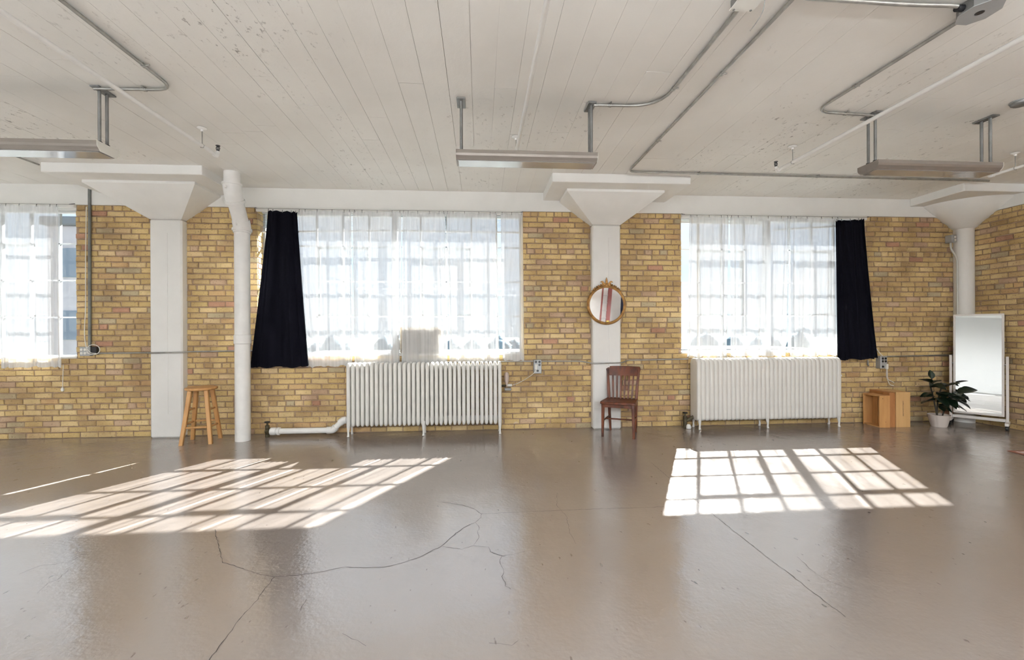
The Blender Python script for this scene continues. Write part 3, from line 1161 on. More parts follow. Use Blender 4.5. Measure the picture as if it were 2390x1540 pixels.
# ------------------------------------------------------------------ radiators
def radiator_section(T, D, H, z0, rtop, rbot, ncol, soft):
    """One cast-iron section: outline in (y,z), swelling in x."""
    def inside(y, z):
        # distance to the rounded-rectangle outline
        hy = D / 2
        zc0, zc1 = z0, z0 + H
        r = rtop if z > (zc0 + zc1) / 2 else rbot
        cyc = min(max(y, -hy + r), hy - r)
        czc = min(max(z, zc0 + rbot), zc1 - rtop)
        if abs(y) <= hy - r or (zc0 + rbot <= z <= zc1 - rtop):
            return min(hy - abs(y), z - zc0, zc1 - z)
        return r - math.hypot(y - cyc, z - czc)

    def edge(a):
        """outline point by parameter, going round"""
        hy = D / 2
        P = []
        for (cy_, cz_, r, s) in ((hy - rtop, z0 + H - rtop, rtop, 0), (-hy + rtop, z0 + H - rtop, rtop, 1),
                                 (-hy + rbot, z0 + rbot, rbot, 2), (hy - rbot, z0 + rbot, rbot, 3)):
            for k in range(6):
                t_ = (s + k / 5) * PI / 2
                P.append((cy_ + r * math.cos(t_), cz_ + r * math.sin(t_)))
        return P
    P = edge(0)
    n = len(P)
    cyy = 0.0
    levels = []
    for inset, tx in soft:
        ring = []
        for (y, z) in P:
            ky = (D / 2 - inset) / (D / 2)
            zc = z0 + H / 2
            kz = (H / 2 - inset) / (H / 2)
            ring.append((y * ky, zc + (z - zc) * kz, tx * T / 2))
        levels.append(ring)
    mb = MB()
    vs = []
    fs = []
    order = [(ring, -1) for ring in levels[::-1]] + [(ring, 1) for ring in levels[1:]]
    for ring, s in order:
        for y, z, tx in ring:
            vs.append((s * tx, y, z))
    m = len(order)
    for i in range(m - 1):
        for j in range(n):
            j2 = (j + 1) % n
            fs.append((i * n + j, (i + 1) * n + j, (i + 1) * n + j2, i * n + j2))
    fs.append(tuple(range(n)))
    fs.append(tuple(range((m - 1) * n, m * n))[::-1])
    mb.add(vs, fs)
    return mb.mesh('radiator_section', True, 50)


def radiator(label, x0, x1, yc, n, D, H, z0, rtop, rbot, soft, fill, legs, group=None):
    t = thing('radiator', label, 'radiator', ((x0 + x1) / 2, yc, 0), 0, group)
    pitch = (x1 - x0) / n
    me = radiator_section(pitch * fill, D, H, z0, rtop, rbot, 2, soft)
    me.materials.append(M_RAD)
    for k in range(n):
        obj_from(me, 'section', t, (x0 + (k + 0.5) * pitch - (x0 + x1) / 2, 0, 0))
    hw = (x1 - x0) / 2
    for zz in (z0 + 0.075, z0 + H - 0.075):
        MB().cyl((-hw + 0.01, 0.0, zz), (hw - 0.01, 0.0, zz), 0.034, 14).build('hub_pipe', M_RAD, t, smooth=True)
    for lx in legs:
        for s in (-1, 1):
            yy = s * (D / 2 - 0.03)
            pts = [(lx, yy, z0 + 0.06), (lx, yy + s * 0.004, z0 + 0.0), (lx, yy + s * 0.012, 0.06), (lx, yy + s * 0.006, 0.03), (lx, yy + s * 0.016, 0.0)]
            MB().tube(pts, 0.016, 10, radii=[0.024, 0.022, 0.012, 0.013, 0.017]).build('leg', M_RAD, t, smooth=True)
    return t


soft1 = [(0.0, 0.10), (0.004, 0.45), (0.012, 0.80), (0.026, 1.0)]
soft2 = [(0.0, 0.30), (0.004, 0.68), (0.012, 0.93), (0.024, 1.0)]
r1 = radiator('cream radiator with narrow pointed sections under the wide window', -1.70, 0.285, -0.175, 34, 0.205, 0.815, 0.125,
              0.035, 0.035, soft1, 0.80, (-0.963, -0.02, 0.963))
r2 = radiator('cream radiator with tight rounded sections under the right window', 2.905, 4.955, -0.155, 34, 0.22, 0.845, 0.115,
              0.075, 0.04, soft2, 1.0, (-0.985, -0.03, 0.995))

# supply pipe of the first radiator
t = thing('radiator_supply_pipe', 'white supply pipe bending along the floor to the radiator', 'pipe', (-2.62, -0.175, 0))
MB().cyl((0.0, 0, 0.075), (0.69, 0, 0.075), 0.037, 16).build('straight_pipe', M_PIPEW, t, smooth=True, angle=50)
MB().lathe([(0.03, -0.05), (0.048, -0.035), (0.05, 0.0), (0.046, 0.03), (0.036, 0.035)], 16, (0.0, 0, 0.075), 'X').build('union_nut', M_PIPEW, t, smooth=True)
MB().lathe([(0.038, 0.0), (0.05, 0.004), (0.05, 0.03), (0.038, 0.034)], 16, (0.045, 0, 0.075), 'X').build('collar', M_PIPEW, t, smooth=True)
MB().tube(smooth_path([(0.66, 0, 0.075), (0.73, 0, 0.08), (0.77, 0, 0.115)], 5), 0.046, 16).build('elbow', M_PIPEW, t, smooth=True, angle=50)
MB().cyl((0.75, 0, 0.095), (0.85, 0, 0.19), 0.036, 16).build('riser', M_PIPEW, t, smooth=True, angle=50)
MB().tube(smooth_path([(0.82, 0, 0.165), (0.86, 0, 0.195), (0.905, 0, 0.203)], 5), 0.046, 16).build('elbow', M_PIPEW, t, smooth=True, angle=50)
MB().cyl((0.89, 0, 0.203), (0.94, 0, 0.203), 0.033, 16).build('inlet', M_PIPEW, t, smooth=True, angle=50)
v = thing('radiator_valve', 'dirty brass valve at the end of the white supply pipe', 'valve', (-2.705, -0.165, 0))
MB().cyl((0, 0, 0.0), (0, 0, 0.15), 0.026, 14).build('body', M_BRASS, v, smooth=True, angle=50)
MB().lathe([(0.03, -0.03), (0.045, -0.01), (0.045, 0.03), (0.02, 0.05)], 14, (0.01, 0, 0.075), 'X').build('union', M_BRASS, v, smooth=True)
MB().cyl((0, 0, 0.15), (0, 0, 0.185), 0.012, 10).build('spindle', M_BRASS, v)
MB().lathe([(0.03, 0.185), (0.036, 0.19), (0.03, 0.20), (0.0, 0.203)], 14).build('handwheel', M_HOLE, v, smooth=True)
v = thing('radiator_valve', 'brass valve at the left foot of the right window radiator', 'valve', (2.80, -0.12, 0))
MB().cyl((0, 0, 0.0), (0, 0, 0.16), 0.028, 14).build('body', M_BRASS, v, smooth=True, angle=50)
MB().cyl((0, 0, 0.09), (0.13, -0.01, 0.16), 0.024, 12).build('union', M_BRASS, v, smooth=True, angle=50)
MB().cyl((0, 0, 0.16), (0, 0, 0.20), 0.012, 10).build('spindle', M_BRASS, v)
MB().lathe([(0.03, 0.20), (0.036, 0.207), (0.03, 0.217), (0.0, 0.22)], 14).build('handwheel', M_HOLE, v, smooth=True)
MB().lathe([(0.0, 0.0), (0.032, 0.004), (0.036, 0.03), (0.022, 0.06), (0.0, 0.066)], 12, (0.02, -0.06, 0)).build('white_cap', M_PIPEW, v, smooth=True)
# vents on radiator ends
v = thing('radiator_vent', 'cloudy glass vent bulb at the end of the left radiator', 'vent', (0.355, -0.10, 0.60))
MB().lathe([(0.0, 0.19), (0.018, 0.186), (0.030, 0.165), (0.033, 0.12), (0.028, 0.07), (0.014, 0.03), (0.014, 0.0), (0.0, 0.0)][::-1], 18).build('bulb', M_GLASSB, v, smooth=True)
MB().cyl((-0.075, -0.02, 0.012), (0.0, 0, 0.012), 0.012, 10).build('nipple', M_BRASS, v, smooth=True)
MB().cyl((0.012, 0, 0.012), (0.07, 0, 0.012), 0.019, 12).build('white_socket', M_PLASTIC, v, smooth=True, angle=50)
MB().bbox(-0.03, 0.06, -0.03, 0.02, -0.055, -0.02, 0.005).build('bracket', M_DKSTEEL, v)
v = tag(MB().cyl((4.95, -0.15, 0.70), (5.04, -0.15, 0.695), 0.014, 12).cyl((5.0, -0.15, 0.697), (5.03, -0.15, 0.697), 0.021, 12)
        .build('bleed_valve', M_PIPEW, None, smooth=True, angle=50), 'small white bleed valve on the right end of the radiator', 'valve')


# ------------------------------------------------------------------ curtains
def sheer(name, label, cat, xt0, xt1, xb0, xb1, zt, zb, y, folds, seed, material, amp=0.03, group=None, tilt=0.0, hem=True, hooks=0, puddle=0.0, top_wave=0.35, thick=None):
    R = random.Random(seed)
    ph = [R.uniform(0, 2 * PI) for _ in range(4)]
    fr = [folds, folds * 1.7 + R.uniform(-1, 1), folds * 0.55, folds * 3.1]
    am = [1.0, 0.45, 0.6, 0.2]
    nx = int(max(48, folds * 14))
    nz = 22

    def fold(u, v):
        s = 0
        drift = 0.35 * v * math.sin(2.0 * v + ph[0])
        for k in range(4):
            s += am[k] * math.sin(2 * PI * fr[k] * (u + drift * 0.06) + ph[k] + 0.5 * v * (k - 1))
        return s

    def fn(u, v):
        w_ = u - 0.72 * math.sin(2 * PI * u) / (2 * PI)      # folds gather towards the panel edges
        xt = xt0 + (xt1 - xt0) * w_
        xb = xb0 + (xb1 - xb0) * w_
        e = v ** 1.15
        xx = xt * (1 - e) + xb * e
        zt_ = zt + tilt * (u - 0.5) - 0.012 * abs(math.sin(PI * u * max(1, hooks))) if hooks else zt + tilt * (u - 0.5)
        zz = zt_ * (1 - v) + (zb + 0.012 * fold(u, 1) * 0.5 + puddle * math.sin(3.0 * u + seed)) * v
        a = amp * (top_wave + (1 - top_wave) * v)
        f_ = fold(u, v)
        xx += 0.010 * math.cos(2 * PI * fr[0] * u + ph[1]) * v
        return (xx, y + a * f_ * 0.55, zz)
    ox, oz = (xt0 + xt1) / 2, zt
    mb = MB().grid(fn, nx, nz)
    if hem or hooks:
        root = thing(name, label, cat, (ox, y, zt), 0, group)
        mb.v = [(p[0] - ox, p[1] - y, p[2] - zt) for p in mb.v]
        cl_ = mb.build('cloth', material, root, smooth=True, angle=None)
        if hem:
            h0 = MB().grid(lambda u, v: tuple(a - b for a, b in zip(fn(u, 0.962 + 0.038 * v), (ox, y + 0.002, zt))), nx, 2)
            h0.build('hem', material, root, smooth=True, angle=None)
            h1 = MB().grid(lambda u, v: tuple(a - b for a, b in zip(fn(u, 0.03 * v), (ox, y + 0.002, zt))), nx, 2)
            h1.build('heading', material, root, smooth=True, angle=None)
        hk = MB().tube([(0, 0, -0.012), (0, -0.006, 0.004), (0, 0.0, 0.022), (0, 0.006, 0.012)], 0.0028, 6).mesh('hook', True)
        hk.materials.append(M_DKSTEEL)
        for k in range(hooks):
            u = (k + 0.5) / hooks if hooks > 1 else 0.5
            p = fn(u, 0)
            obj_from(hk, 'hook', root, (p[0] - ox, p[1] - y, p[2] - zt))
        return root
    o = mb.build(name, material, None, smooth=True, angle=None)
    tag(o, label, cat, group)
    return o


YC = -0.052
G1 = 'white sheer panels of the wide window'
SH = [
    ('second sheer panel from the left, hanging left in the wide window', -2.36, -1.68, -2.26, -1.67, 0.885, 6, 11),
    ('sheer panel at the middle of the wide window, left of the air conditioner', -1.66, -1.03, -1.64, -1.06, 0.895, 5, 12),
    ('sheer panel hanging in front of the window air conditioner', -1.015, -0.46, -1.03, -0.43, 0.905, 6, 13),
    ('sheer panel right of the air conditioner in the wide window', -0.44, 0.235, -0.40, 0.265, 0.93, 6, 14),
    ('narrow sheer panel at the right end of the wide window', 0.285, 0.585, 0.300, 0.585, 0.945, 3, 15),
]
SH[0] = ('sheer panel beside the left black curtain in the wide window',) + SH[0][1:]
for lab, a, b, c, d, zb, nf, sd_ in SH:
    sheer('sheer_curtain', lab, 'curtain', a, b, c, d, 2.925, zb, YC, nf, sd_, M_SHEER, 0.021, G1, hooks=max(3, nf), puddle=0.006)
G2 = 'white sheer panels of the right window'
for lab, a, b, c, d, zb, nf, sd_ in [
        ('leftmost sheer panel of the right window', 2.905, 3.47, 2.865, 3.44, 0.965, 5, 21),
        ('middle sheer panel of the right window', 3.49, 4.36, 3.50, 4.28, 0.968, 6, 22),
        ('sheer panel beside the black curtain of the right window', 4.36, 5.10, 4.36, 5.08, 0.97, 6, 23)]:
    sheer('sheer_curtain', lab, 'curtain', a, b, c, d, 2.925, zb, YC, nf, sd_, M_SHEER, 0.020, G2, hooks=max(3, nf), puddle=0.005)
G3 = 'white sheer panels of the far left window'
for lab, a, b, c, d, zb, nf, sd_ in [
        ('sheer panel in the far left window by the bare jamb', -5.99, -5.28, -5.95, -5.25, 0.905, 6, 31),
        ('sheer panel at the left picture edge', -6.93, -6.06, -6.93, -6.02, 0.90, 7, 32),
        ('sheer panel outside the left picture edge', -8.55, -6.98, -8.55, -6.98, 0.90, 10, 33)]:
    sheer('sheer_curtain', lab, 'curtain', a, b, c, d, 2.945, zb, YC, nf, sd_, M_SHEER, 0.021, G3, hooks=max(3, nf), puddle=0.006)

# black curtains
for lab, a, b, c, d, zt, zb, tl, sd_ in [
        ('black blackout curtain gathered at the left of the wide window', -2.715, -2.355, -2.945, -2.225, 2.90, 0.895, -0.02, 41),
        ('black blackout curtain at the right side of the right window', 5.005, 5.425, 5.02, 5.615, 2.89, 0.92, 0.035, 42)]:
    o = sheer('black_curtain', lab, 'curtain', a, b, c, d, zt, zb, -0.105, 4, sd_, M_BLACK, 0.034, 'black curtains', tilt=tl, hem=True, hooks=5, puddle=0.012, top_wave=0.6)

# curtain wires with end brackets
for (a, b), lab, z in zip(WIN, ('curtain wire over the far left window', 'curtain wire over the wide window', 'curtain wire over the right window'), (2.955, 2.94, 2.94)):
    a2 = max(a, -8.6)
    t = thing('curtain_wire', lab, 'curtain rod', ((a2 + b) / 2, YC, z))
    h = (b - a2) / 2
    MB().cyl((-h, 0, 0), (h, 0, 0), 0.0035, 8).build('wire', M_STEEL, t, smooth=True)
    for s in (-1, 1):
        MB().tube([(s * h, 0.04, 0.02), (s * h, 0.0, 0.005), (s * (h - 0.03), -0.004, 0.0)], 0.005, 8).build('bracket', M_DKSTEEL, t, smooth=True)
    MB().bbox(-h, h, 0.025, 0.06, -0.03, 0.022, 0.003).build('head_board', M_WHITE, t)


# ------------------------------------------------------------------ blinds
def blind(label, x0, x1, ztop, zl, zr, n, y=0.09, rail=True):
    """Horizontal slat blind hung at ztop; bottom edge from zl (left) to zr (right)."""
    t = thing('window_blind', label, 'blind', ((x0 + x1) / 2, y, ztop))
    w = x1 - x0
    MB().bbox(-w / 2, w / 2, -0.02, 0.02, -0.035, 0.0, 0.003).build('head_rail', M_SLAT, t)
    me = MB().add([(-0.5, -0.0125, -0.004), (0.5, -0.0125, -0.004), (0.5, 0.0, 0.0015), (-0.5, 0.0, 0.0015), (0.5, 0.0125, 0.003), (-0.5, 0.0125, 0.003),
                   (-0.5, -0.0125, -0.005), (0.5, -0.0125, -0.005), (0.5, 0.0, 0.0005), (-0.5, 0.0, 0.0005), (0.5, 0.0125, 0.002), (-0.5, 0.0125, 0.002)],
                  [(0, 1, 2, 3), (3, 2, 4, 5), (7, 6, 9, 8), (8, 9, 11, 10), (0, 6, 7, 1), (5, 4, 10, 11)]).mesh('slat')
    me.materials.append(M_SLAT)
    for k in range(n):
        q = (k + 1) / (n + 0.6)
        a = ztop - 0.035 + (zl - ztop + 0.035) * q
        b = ztop - 0.035 + (zr - ztop + 0.035) * q
        obj_from(me, 'slat', t, (0, 0, (a + b) / 2 - ztop), (0, -math.atan2(b - a, w), 0), (w * 0.995, 1, 1))
    if rail:
        o = MB().bbox(-w / 2, w / 2, -0.014, 0.014, -0.012, 0.012, 0.003).build('bottom_rail', M_SLAT, t)
        o.location = (0, 0, (zl + zr) / 2 - ztop)
        o.rotation_euler = (0, -math.atan2(zr - zl, w), 0)
    for cx in (-w * 0.36, 0, w * 0.36):
        zz = zl + (zr - zl) * (cx / w + 0.5) - ztop
        MB().cyl((cx, -0.016, -0.02), (cx, -0.016, zz), 0.0015, 6).build('ladder_cord', M_PLASTIC, t)
    return t


blind('half raised slat blind with sagging rail, left in the wide window', -2.87, -1.20, 2.945, 2.665, 2.70, 11)
blind('half raised slat blind, right in the wide window', -1.15, 0.56, 2.945, 2.70, 2.695, 11)
blind('slat blind raised tight at the left of the right window', 2.84, 4.12, 2.945, 2.87, 2.855, 4)
blind('slat blind hanging askew right of the right window centre', 4.21, 5.52, 2.945, 2.775, 2.86, 6)
blind('slat blind raised tight in the far left window', -6.85, -5.15, 2.945, 2.885, 2.885, 3)
t = thing('pull_cord', 'pull cord with a small knob below the far left window', 'cord', (-5.232, -0.06, 0.60))
MB().tube([(0.01, 0.0, 0.34), (0.004, -0.002, 0.15), (0, 0, 0.03)], 0.0035, 8).build('cord', M_PLASTIC, t, smooth=True)
MB().lathe([(0.0, 0.0), (0.014, 0.004), (0.02, 0.025), (0.012, 0.05), (0.0, 0.055)], 12).build('knob', M_PLASTIC, t, smooth=True)

# ------------------------------------------------------------------ window air conditioner
t = thing('air_conditioner', 'beige window air conditioner behind the sheer panels', 'air conditioner', (-0.80, 0.12, SILL + 0.022))
MB().bbox(-0.27, 0.27, -0.10, 0.36, 0.0, 0.36, 0.012).build('case', M_AC, t)
for k in range(11):
    MB().bbox(-0.24, 0.24, -0.112, -0.095, 0.10 + k * 0.0215, 0.111 + k * 0.0215, 0.002).build('louvre', M_ACDK, t)
MB().bbox(-0.25, 0.25, -0.106, -0.098, 0.025, 0.08, 0.002).build('control_panel', M_ACDK, t)
for kx in (0.08, 0.17):
    MB().lathe([(0.0, -0.125), (0.016, -0.122), (0.018, -0.10)], 12, (kx, 0, 0.052), 'Y').build('knob', M_HOLE, t)
cpts = smooth_path([(-1.08, 0.03, 1.08), (-1.04, 0.0, 1.02), (-1.02, -0.02, 0.95), (-1.0, -0.03, 0.86), (-1.0, -0.03, 0.6)], 8)
tag(MB().tube(cpts, 0.006, 8).build('power_cord', M_PLASTIC, None, smooth=True), 'white power cord hanging from the window air conditioner', 'cord')
pb = MB().bbox(-0.05, 0.05, -0.004, 0.004, 0, 0.2, 0.002)
pb = pb.build('side_flap', M_DKSTEEL, None)
pb.location = (-1.17, 0.10, SILL + 0.022)
pb.rotation_euler = (0, 0.45, 0.3)
tag(pb, 'small dark slanted flap beside the air conditioner', 'panel')


# ------------------------------------------------------------------ conduits, boxes, cords on the wall
def conduit(label, pts, r=0.0115, fil=0.08, clips=(), cat='conduit', name='conduit', material=None, clip_axis='Z'):
    p = fillet(pts, fil)
    if not clips:
        return tag(MB().tube(p, r, 10).build(name, material or M_STEEL, None, smooth=True, angle=50), label, cat)
    base = Vector(pts[0])
    t = thing(name, label, cat, base)
    MB().tube([q - base for q in p], r, 10).build('tube', material or M_STEEL, t, smooth=True, angle=50)
    for c, d in clips:
        c = Vector(c) - base
        d = Vector(d).normalized()
        MB().tube([c - d * 0.011, c + d * 0.011], r + 0.004, 10).build('strap', M_STEEL, t, smooth=True, angle=50)
        if clip_axis == 'Z':
            sdv = d.cross(Vector((0, 0, 1))).normalized()
            q0 = c + sdv * r
            MB().tube([q0, q0 + sdv * 0.028 + Vector((0, 0, r * 0.5))], 0.006, 8).build('strap_ear', M_STEEL, t, smooth=True)
    return t


YW = -0.0135
conduit('thin grey conduit from the left outlet box across the square column', [(-4.86, YW, 1.075), (-4.25, YW, 1.078), (-4.17, -0.115, 1.08), (-3.77, -0.115, 1.085), (-3.69, YW, 1.09), (-2.92, YW, 1.095)], 0.010, 0.05)
conduit('grey conduit behind the left radiator running over the mirror column', [(-1.9, YW, 0.925), (0.70, YW, 0.925), (1.40, YW, 0.92), (1.50, -0.115, 0.895), (1.93, -0.115, 0.90), (2.02, YW, 0.925), (2.82, YW, 0.935), (2.9, YW, 0.935)], 0.0095, 0.06)
conduit('grey conduit along the brick towards the corner column', [(5.60, YW, 0.945), (5.80, YW, 0.947), (6.92, YW, 0.962)], 0.010, 0.05)
conduit('dark upright conduit on the brick pier left of the square column', [(-4.935, -0.022, HEAD + 0.245), (-4.94, -0.022, 1.12)], 0.017, 0.05, material=mat('dark_painted_conduit', (0.16, 0.17, 0.16), 0.5, var=0.3, vscale=9))
conduit('pale upright conduit beside the round corner column', [(6.80, -0.06, 2.59), (6.80, -0.06, 2.50), (6.855, -0.10, 2.36), (6.855, -0.10, 0.97)], 0.012, 0.07, material=mat('pale_painted_conduit', (0.62, 0.63, 0.60), 0.45, var=0.1))


def outlet_box(label, x, z, w, h, holes, plug=None, y=-0.03, depth=0.05):
    t = thing('outlet_box', label, 'outlet', (x, 0.0, z))
    MB().bbox(-w / 2, w / 2, y - depth, 0.004, -h / 2, h / 2, 0.004).build('box', M_BOX, t)
    MB().bbox(-w / 2 + 0.004, w / 2 - 0.004, y - depth - 0.004, y - depth + 0.001, -h / 2 + 0.004, h / 2 - 0.004, 0.002).build('cover_plate', M_BOX, t)
    for hx, hz in holes:
        MB().lathe([(0.0155, 0.0), (0.0155, -0.004), (0.0, -0.004)], 14, (hx, y - depth - 0.003, hz), 'Y').build('socket', M_HOLE, t)
    if plug:
        px, pz = plug
        MB().bbox(px - 0.017, px + 0.017, y - depth - 0.035, y - depth, pz - 0.045, pz + 0.03, 0.006).build('plug', M_PLASTIC, t)
    return t


ob = outlet_box('grey four-socket outlet box with a plug beside the left radiator', 0.775, 0.855, 0.105, 0.185,
                [(-0.024, 0.065), (0.024, 0.065), (0.024, 0.025), (0.0, -0.055)], (-0.024, 0.005))
ob = outlet_box('grey outlet box with a plug below the right black curtain', 5.745, 0.868, 0.10, 0.18,
                [(-0.022, 0.055), (0.022, 0.055), (-0.022, 0.015), (0.022, 0.015), (-0.02, -0.06)], (0.024, -0.05))
t = thing('outlet_box', 'speckled grey outlet box at the coiled white cable', 'outlet', (-4.985, 0, 1.10))
MB().bbox(-0.055, 0.07, -0.05, 0.004, -0.055, 0.06, 0.004).build('box', M_BOX, t)
for kx in (-0.03, 0.012):
    for kz in (-0.02, 0.025):
        MB().lathe([(0.016, 0.0), (0.016, -0.005), (0.0, -0.005)], 12, (kx, -0.05, kz), 'Y').build('socket', M_PLASTIC, t)
MB().bbox(0.07, 0.14, -0.045, 0.004, -0.04, 0.06, 0.004).build('side_box', M_HOLE, t)
t = thing('switch_box', 'small grey switch box high on the corner column', 'outlet', (6.80, -0.06, 2.64))
MB().bbox(-0.035, 0.035, -0.05, 0.05, -0.055, 0.055, 0.004).build('box', M_BOX, t)
for kz in (-0.022, 0.022):
    MB().lathe([(0.014, 0.0), (0.014, -0.006), (0.0, -0.006)], 12, (0.012, -0.05, kz), 'Y').build('socket', M_PLASTIC, t)


def cord(label, pts, r=0.0045, n=8, name='cable', material=None):
    return tag(MB().tube(smooth_path(pts, n), r, 8).build(name, material or M_PLASTIC, None, smooth=True), label, 'cable')


loop = [(-4.955, -0.045, 2.93), (-4.962, -0.05, 2.3), (-4.965, -0.05, 1.7), (-4.975, -0.055, 1.35), (-4.945, -0.07, 1.17), (-4.89, -0.075, 1.09), (-4.82, -0.075, 1.075)]
for k in range(13):
    a = -PI / 2 + 2 * PI * k / 12
    loop.append((-4.85 + 0.075 * math.cos(a), -0.078 - 0.0008 * k, 1.125 + 0.062 * math.sin(a)))
loop += [(-4.90, -0.075, 1.07), (-4.955, -0.06, 1.09)]
cord('white cable hanging down the brick pier and coiled at the bottom', loop, 0.0045)
cord('thin white cord from the outlet box to the radiator vent', [(0.752, -0.10, 0.815), (0.71, -0.09, 0.76), (0.60, -0.085, 0.685), (0.50, -0.09, 0.635), (0.43, -0.10, 0.614)], 0.0035)
cord('white cable drooping from the right outlet box', [(5.768, -0.105, 0.775), (5.772, -0.105, 0.72), (5.80, -0.08, 0.655), (5.845, -0.05, 0.615), (5.915, -0.04, 0.585), (5.935, -0.04, 0.57)], 0.0055)
cord('white cable from behind the black curtain down to the loose loop', [(5.655, -0.05, 1.07), (5.70, -0.06, 1.0), (5.765, -0.07, 0.92), (5.805, -0.06, 0.80), (5.81, -0.05, 0.68), (5.835, -0.05, 0.60), (5.87, -0.045, 0.545), (5.93, -0.04, 0.53)], 0.005)
hk = MB().tube([(5.545, -0.03, 0.90), (5.545, -0.03, 0.83), (5.56, -0.035, 0.82)], 0.010, 8).build('curtain_tieback', M_DKSTEEL, None, smooth=True)
tag(hk, 'small dark metal hook under the right black curtain', 'hook')


# ------------------------------------------------------------------ ceiling fixtures
def fixture(label, x0, x1, y=-2.39, lit=False, group=None, ztop=2.79):
    t = thing('light_fixture', label, 'ceiling light', ((x0 + x1) / 2, y, ztop), 0, group)
    h = (x1 - x0) / 2
    w = 0.105
    prof = [(-w, 0.0), (-w, -0.028), (-w + 0.006, -0.045), (-w + 0.022, -0.062), (-w + 0.03, -0.072), (w - 0.03, -0.072), (w - 0.022, -0.062), (w - 0.006, -0.045), (w, -0.028), (w, 0.0)]
    M_ = Matrix(((0, 0, 1, -h), (1, 0, 0, 0), (0, 1, 0, 0), (0, 0, 0, 1)))
    MB().prism(prof, 2 * h, M_).build('housing', M_FIX, t)
    MB().bbox(-h + 0.012, h - 0.012, -w + 0.034, w - 0.034, -0.077, -0.0715, 0.002).build('lens', M_FILL_LENS if lit == 'down' else M_LENS, t)
    if lit:
        MB().bbox(-h + 0.08, h - 0.08, -w + 0.02, w - 0.02, 0.0005, 0.006, 0.002).build('fill_uplight_lens', M_FILL_LENS, t)  # glowing top face, only on the added fill fixtures
    for s in (-1, 1):
        Mx = Matrix(((0, 0, 1, s * h + (0.0005 if s > 0 else -0.0045)), (1, 0, 0, 0), (0, 1, 0, 0), (0, 0, 0, 1)))
        MB().prism([(a * 1.02, b * 1.03) for a, b in prof], 0.004, Mx).build('end_plate', M_PLASTIC if s > 0 else M_FIX, t)
        rx = s * (h - 0.035)
        for yy in (-0.035, 0.035):
            MB().cyl((rx, yy, 0.0), (rx, yy, CEIL - ztop - 0.012), 0.0115, 10).build('hanger_rod', M_DKSTEEL, t, smooth=True, angle=50)
            MB().cyl((rx, yy, 0.0), (rx, yy, 0.018), 0.018, 10).build('rod_nut', M_HOLE, t)
        MB().bbox(rx - 0.035, rx + 0.035, -0.085, 0.085, CEIL - ztop - 0.014, CEIL - ztop - 0.0025, 0.003).build('ceiling_bracket', M_DKSTEEL, t)
    return t


fixture('grey hanging light fixture at the left picture edge', -4.02, -2.875)
fixture('grey hanging light fixture at the centre of the ceiling', -0.18, 0.965)
fixture('grey hanging light fixture at the upper right', 3.40, 4.555)
for y in (-5.7, -8.4, -10.8):  # invented lit rows out of view, added to brighten the room
    for a in ((-6.7, -4.02, -0.18, 3.40, 5.85) if y > -6 else (-4.0, -1.8, 0.45, 1.9, 5.75)):
        fixture('added fill light fixture, unseen behind the photographer', a, a + 1.15, y, 'up' if y > -6 else 'down', 'added fill fixtures behind the photographer')

# ------------------------------------------------------------------ ceiling conduits
ZC = CEIL - 0.0195
conduit('steel conduit feeding the left fixture', [(-2.33, -8.6, ZC), (-2.33, -2.47, ZC), (-2.93, -2.45, ZC)], 0.0115, 0.14,
        [((-2.33, -2.79, ZC), (0, 1, 0)), ((-2.55, -2.463, ZC), (1, 0, 0))])
conduit('steel conduit from the white junction box to the centre fixture', [(1.505, -3.62, ZC), (1.495, -2.46, ZC), (0.945, -2.445, ZC)], 0.0125, 0.26,
        [((1.498, -2.73, ZC), (0, 1, 0)), ((1.08, -2.449, ZC), (1, 0, 0))])
conduit('long steel conduit turning right along the window wall', [(1.765, -3.70, ZC), (1.745, -0.93, ZC), (6.40, -0.88, ZC)], 0.0115, 0.10,
        [((1.76, -2.95, ZC), (0, 1, 0)), ((1.752, -1.78, ZC), (0, 1, 0)), ((2.6, -0.921, ZC), (1, 0, 0)), ((4.1, -0.905, ZC), (1, 0, 0))])
conduit('steel conduit from the grey junction box to the right fixture', [(2.90, -3.62, ZC), (2.86, -2.45, ZC), (3.42, -2.42, ZC)], 0.0115, 0.15,
        [((2.872, -2.85, ZC), (0, 1, 0)), ((3.15, -2.434, ZC), (1, 0, 0))])
conduit('steel conduit linking the two ceiling junction boxes', [(1.70, -3.80, ZC), (1.80, -3.70, ZC), (2.45, -3.69, ZC), (2.72, -3.70, ZC), (2.80, -3.70, ZC - 0.01)], 0.0125, 0.1)
conduit('thin conduit entering the drop panel at the left', [(-4.93, -2.2, ZC), (-4.86, -0.76, ZC)], 0.009, 0.05)
t = thing('junction_box', 'white square junction box at the top picture edge', 'junction box', (1.50, -3.70, CEIL))
MB().bbox(-0.065, 0.065, -0.075, 0.075, -0.05, -0.002, 0.004).build('box', M_DKSTEEL, t)
MB().bbox(-0.07, 0.07, -0.08, 0.08, -0.056, -0.05, 0.002).build('cover', M_PLASTIC, t)
for sx in (-0.05, 0.05):
    MB().lathe([(0.0, -0.060), (0.007, -0.059), (0.007, -0.055)], 8, (sx, 0.065, 0)).build('screw', M_DKSTEEL, t)
cord('stray dark wire dangling by the white junction box', [(1.585, -3.72, CEIL - 0.03), (1.585, -3.69, CEIL - 0.10), (1.56, -3.67, CEIL - 0.15), (1.53, -3.66, CEIL - 0.19)], 0.0022, material=M_DKSTEEL)
t = thing('junction_box', 'grey octagonal junction box at the upper right', 'junction box', (2.87, -3.715, CEIL))
oct_ = [(0.09 * math.cos(PI / 8 + k * PI / 4), 0.105 * math.sin(PI / 8 + k * PI / 4)) for k in range(8)]
MB().prism(oct_, 0.06, Matrix.Translation((0, 0, -0.062))).build('box', M_DKSTEEL, t)
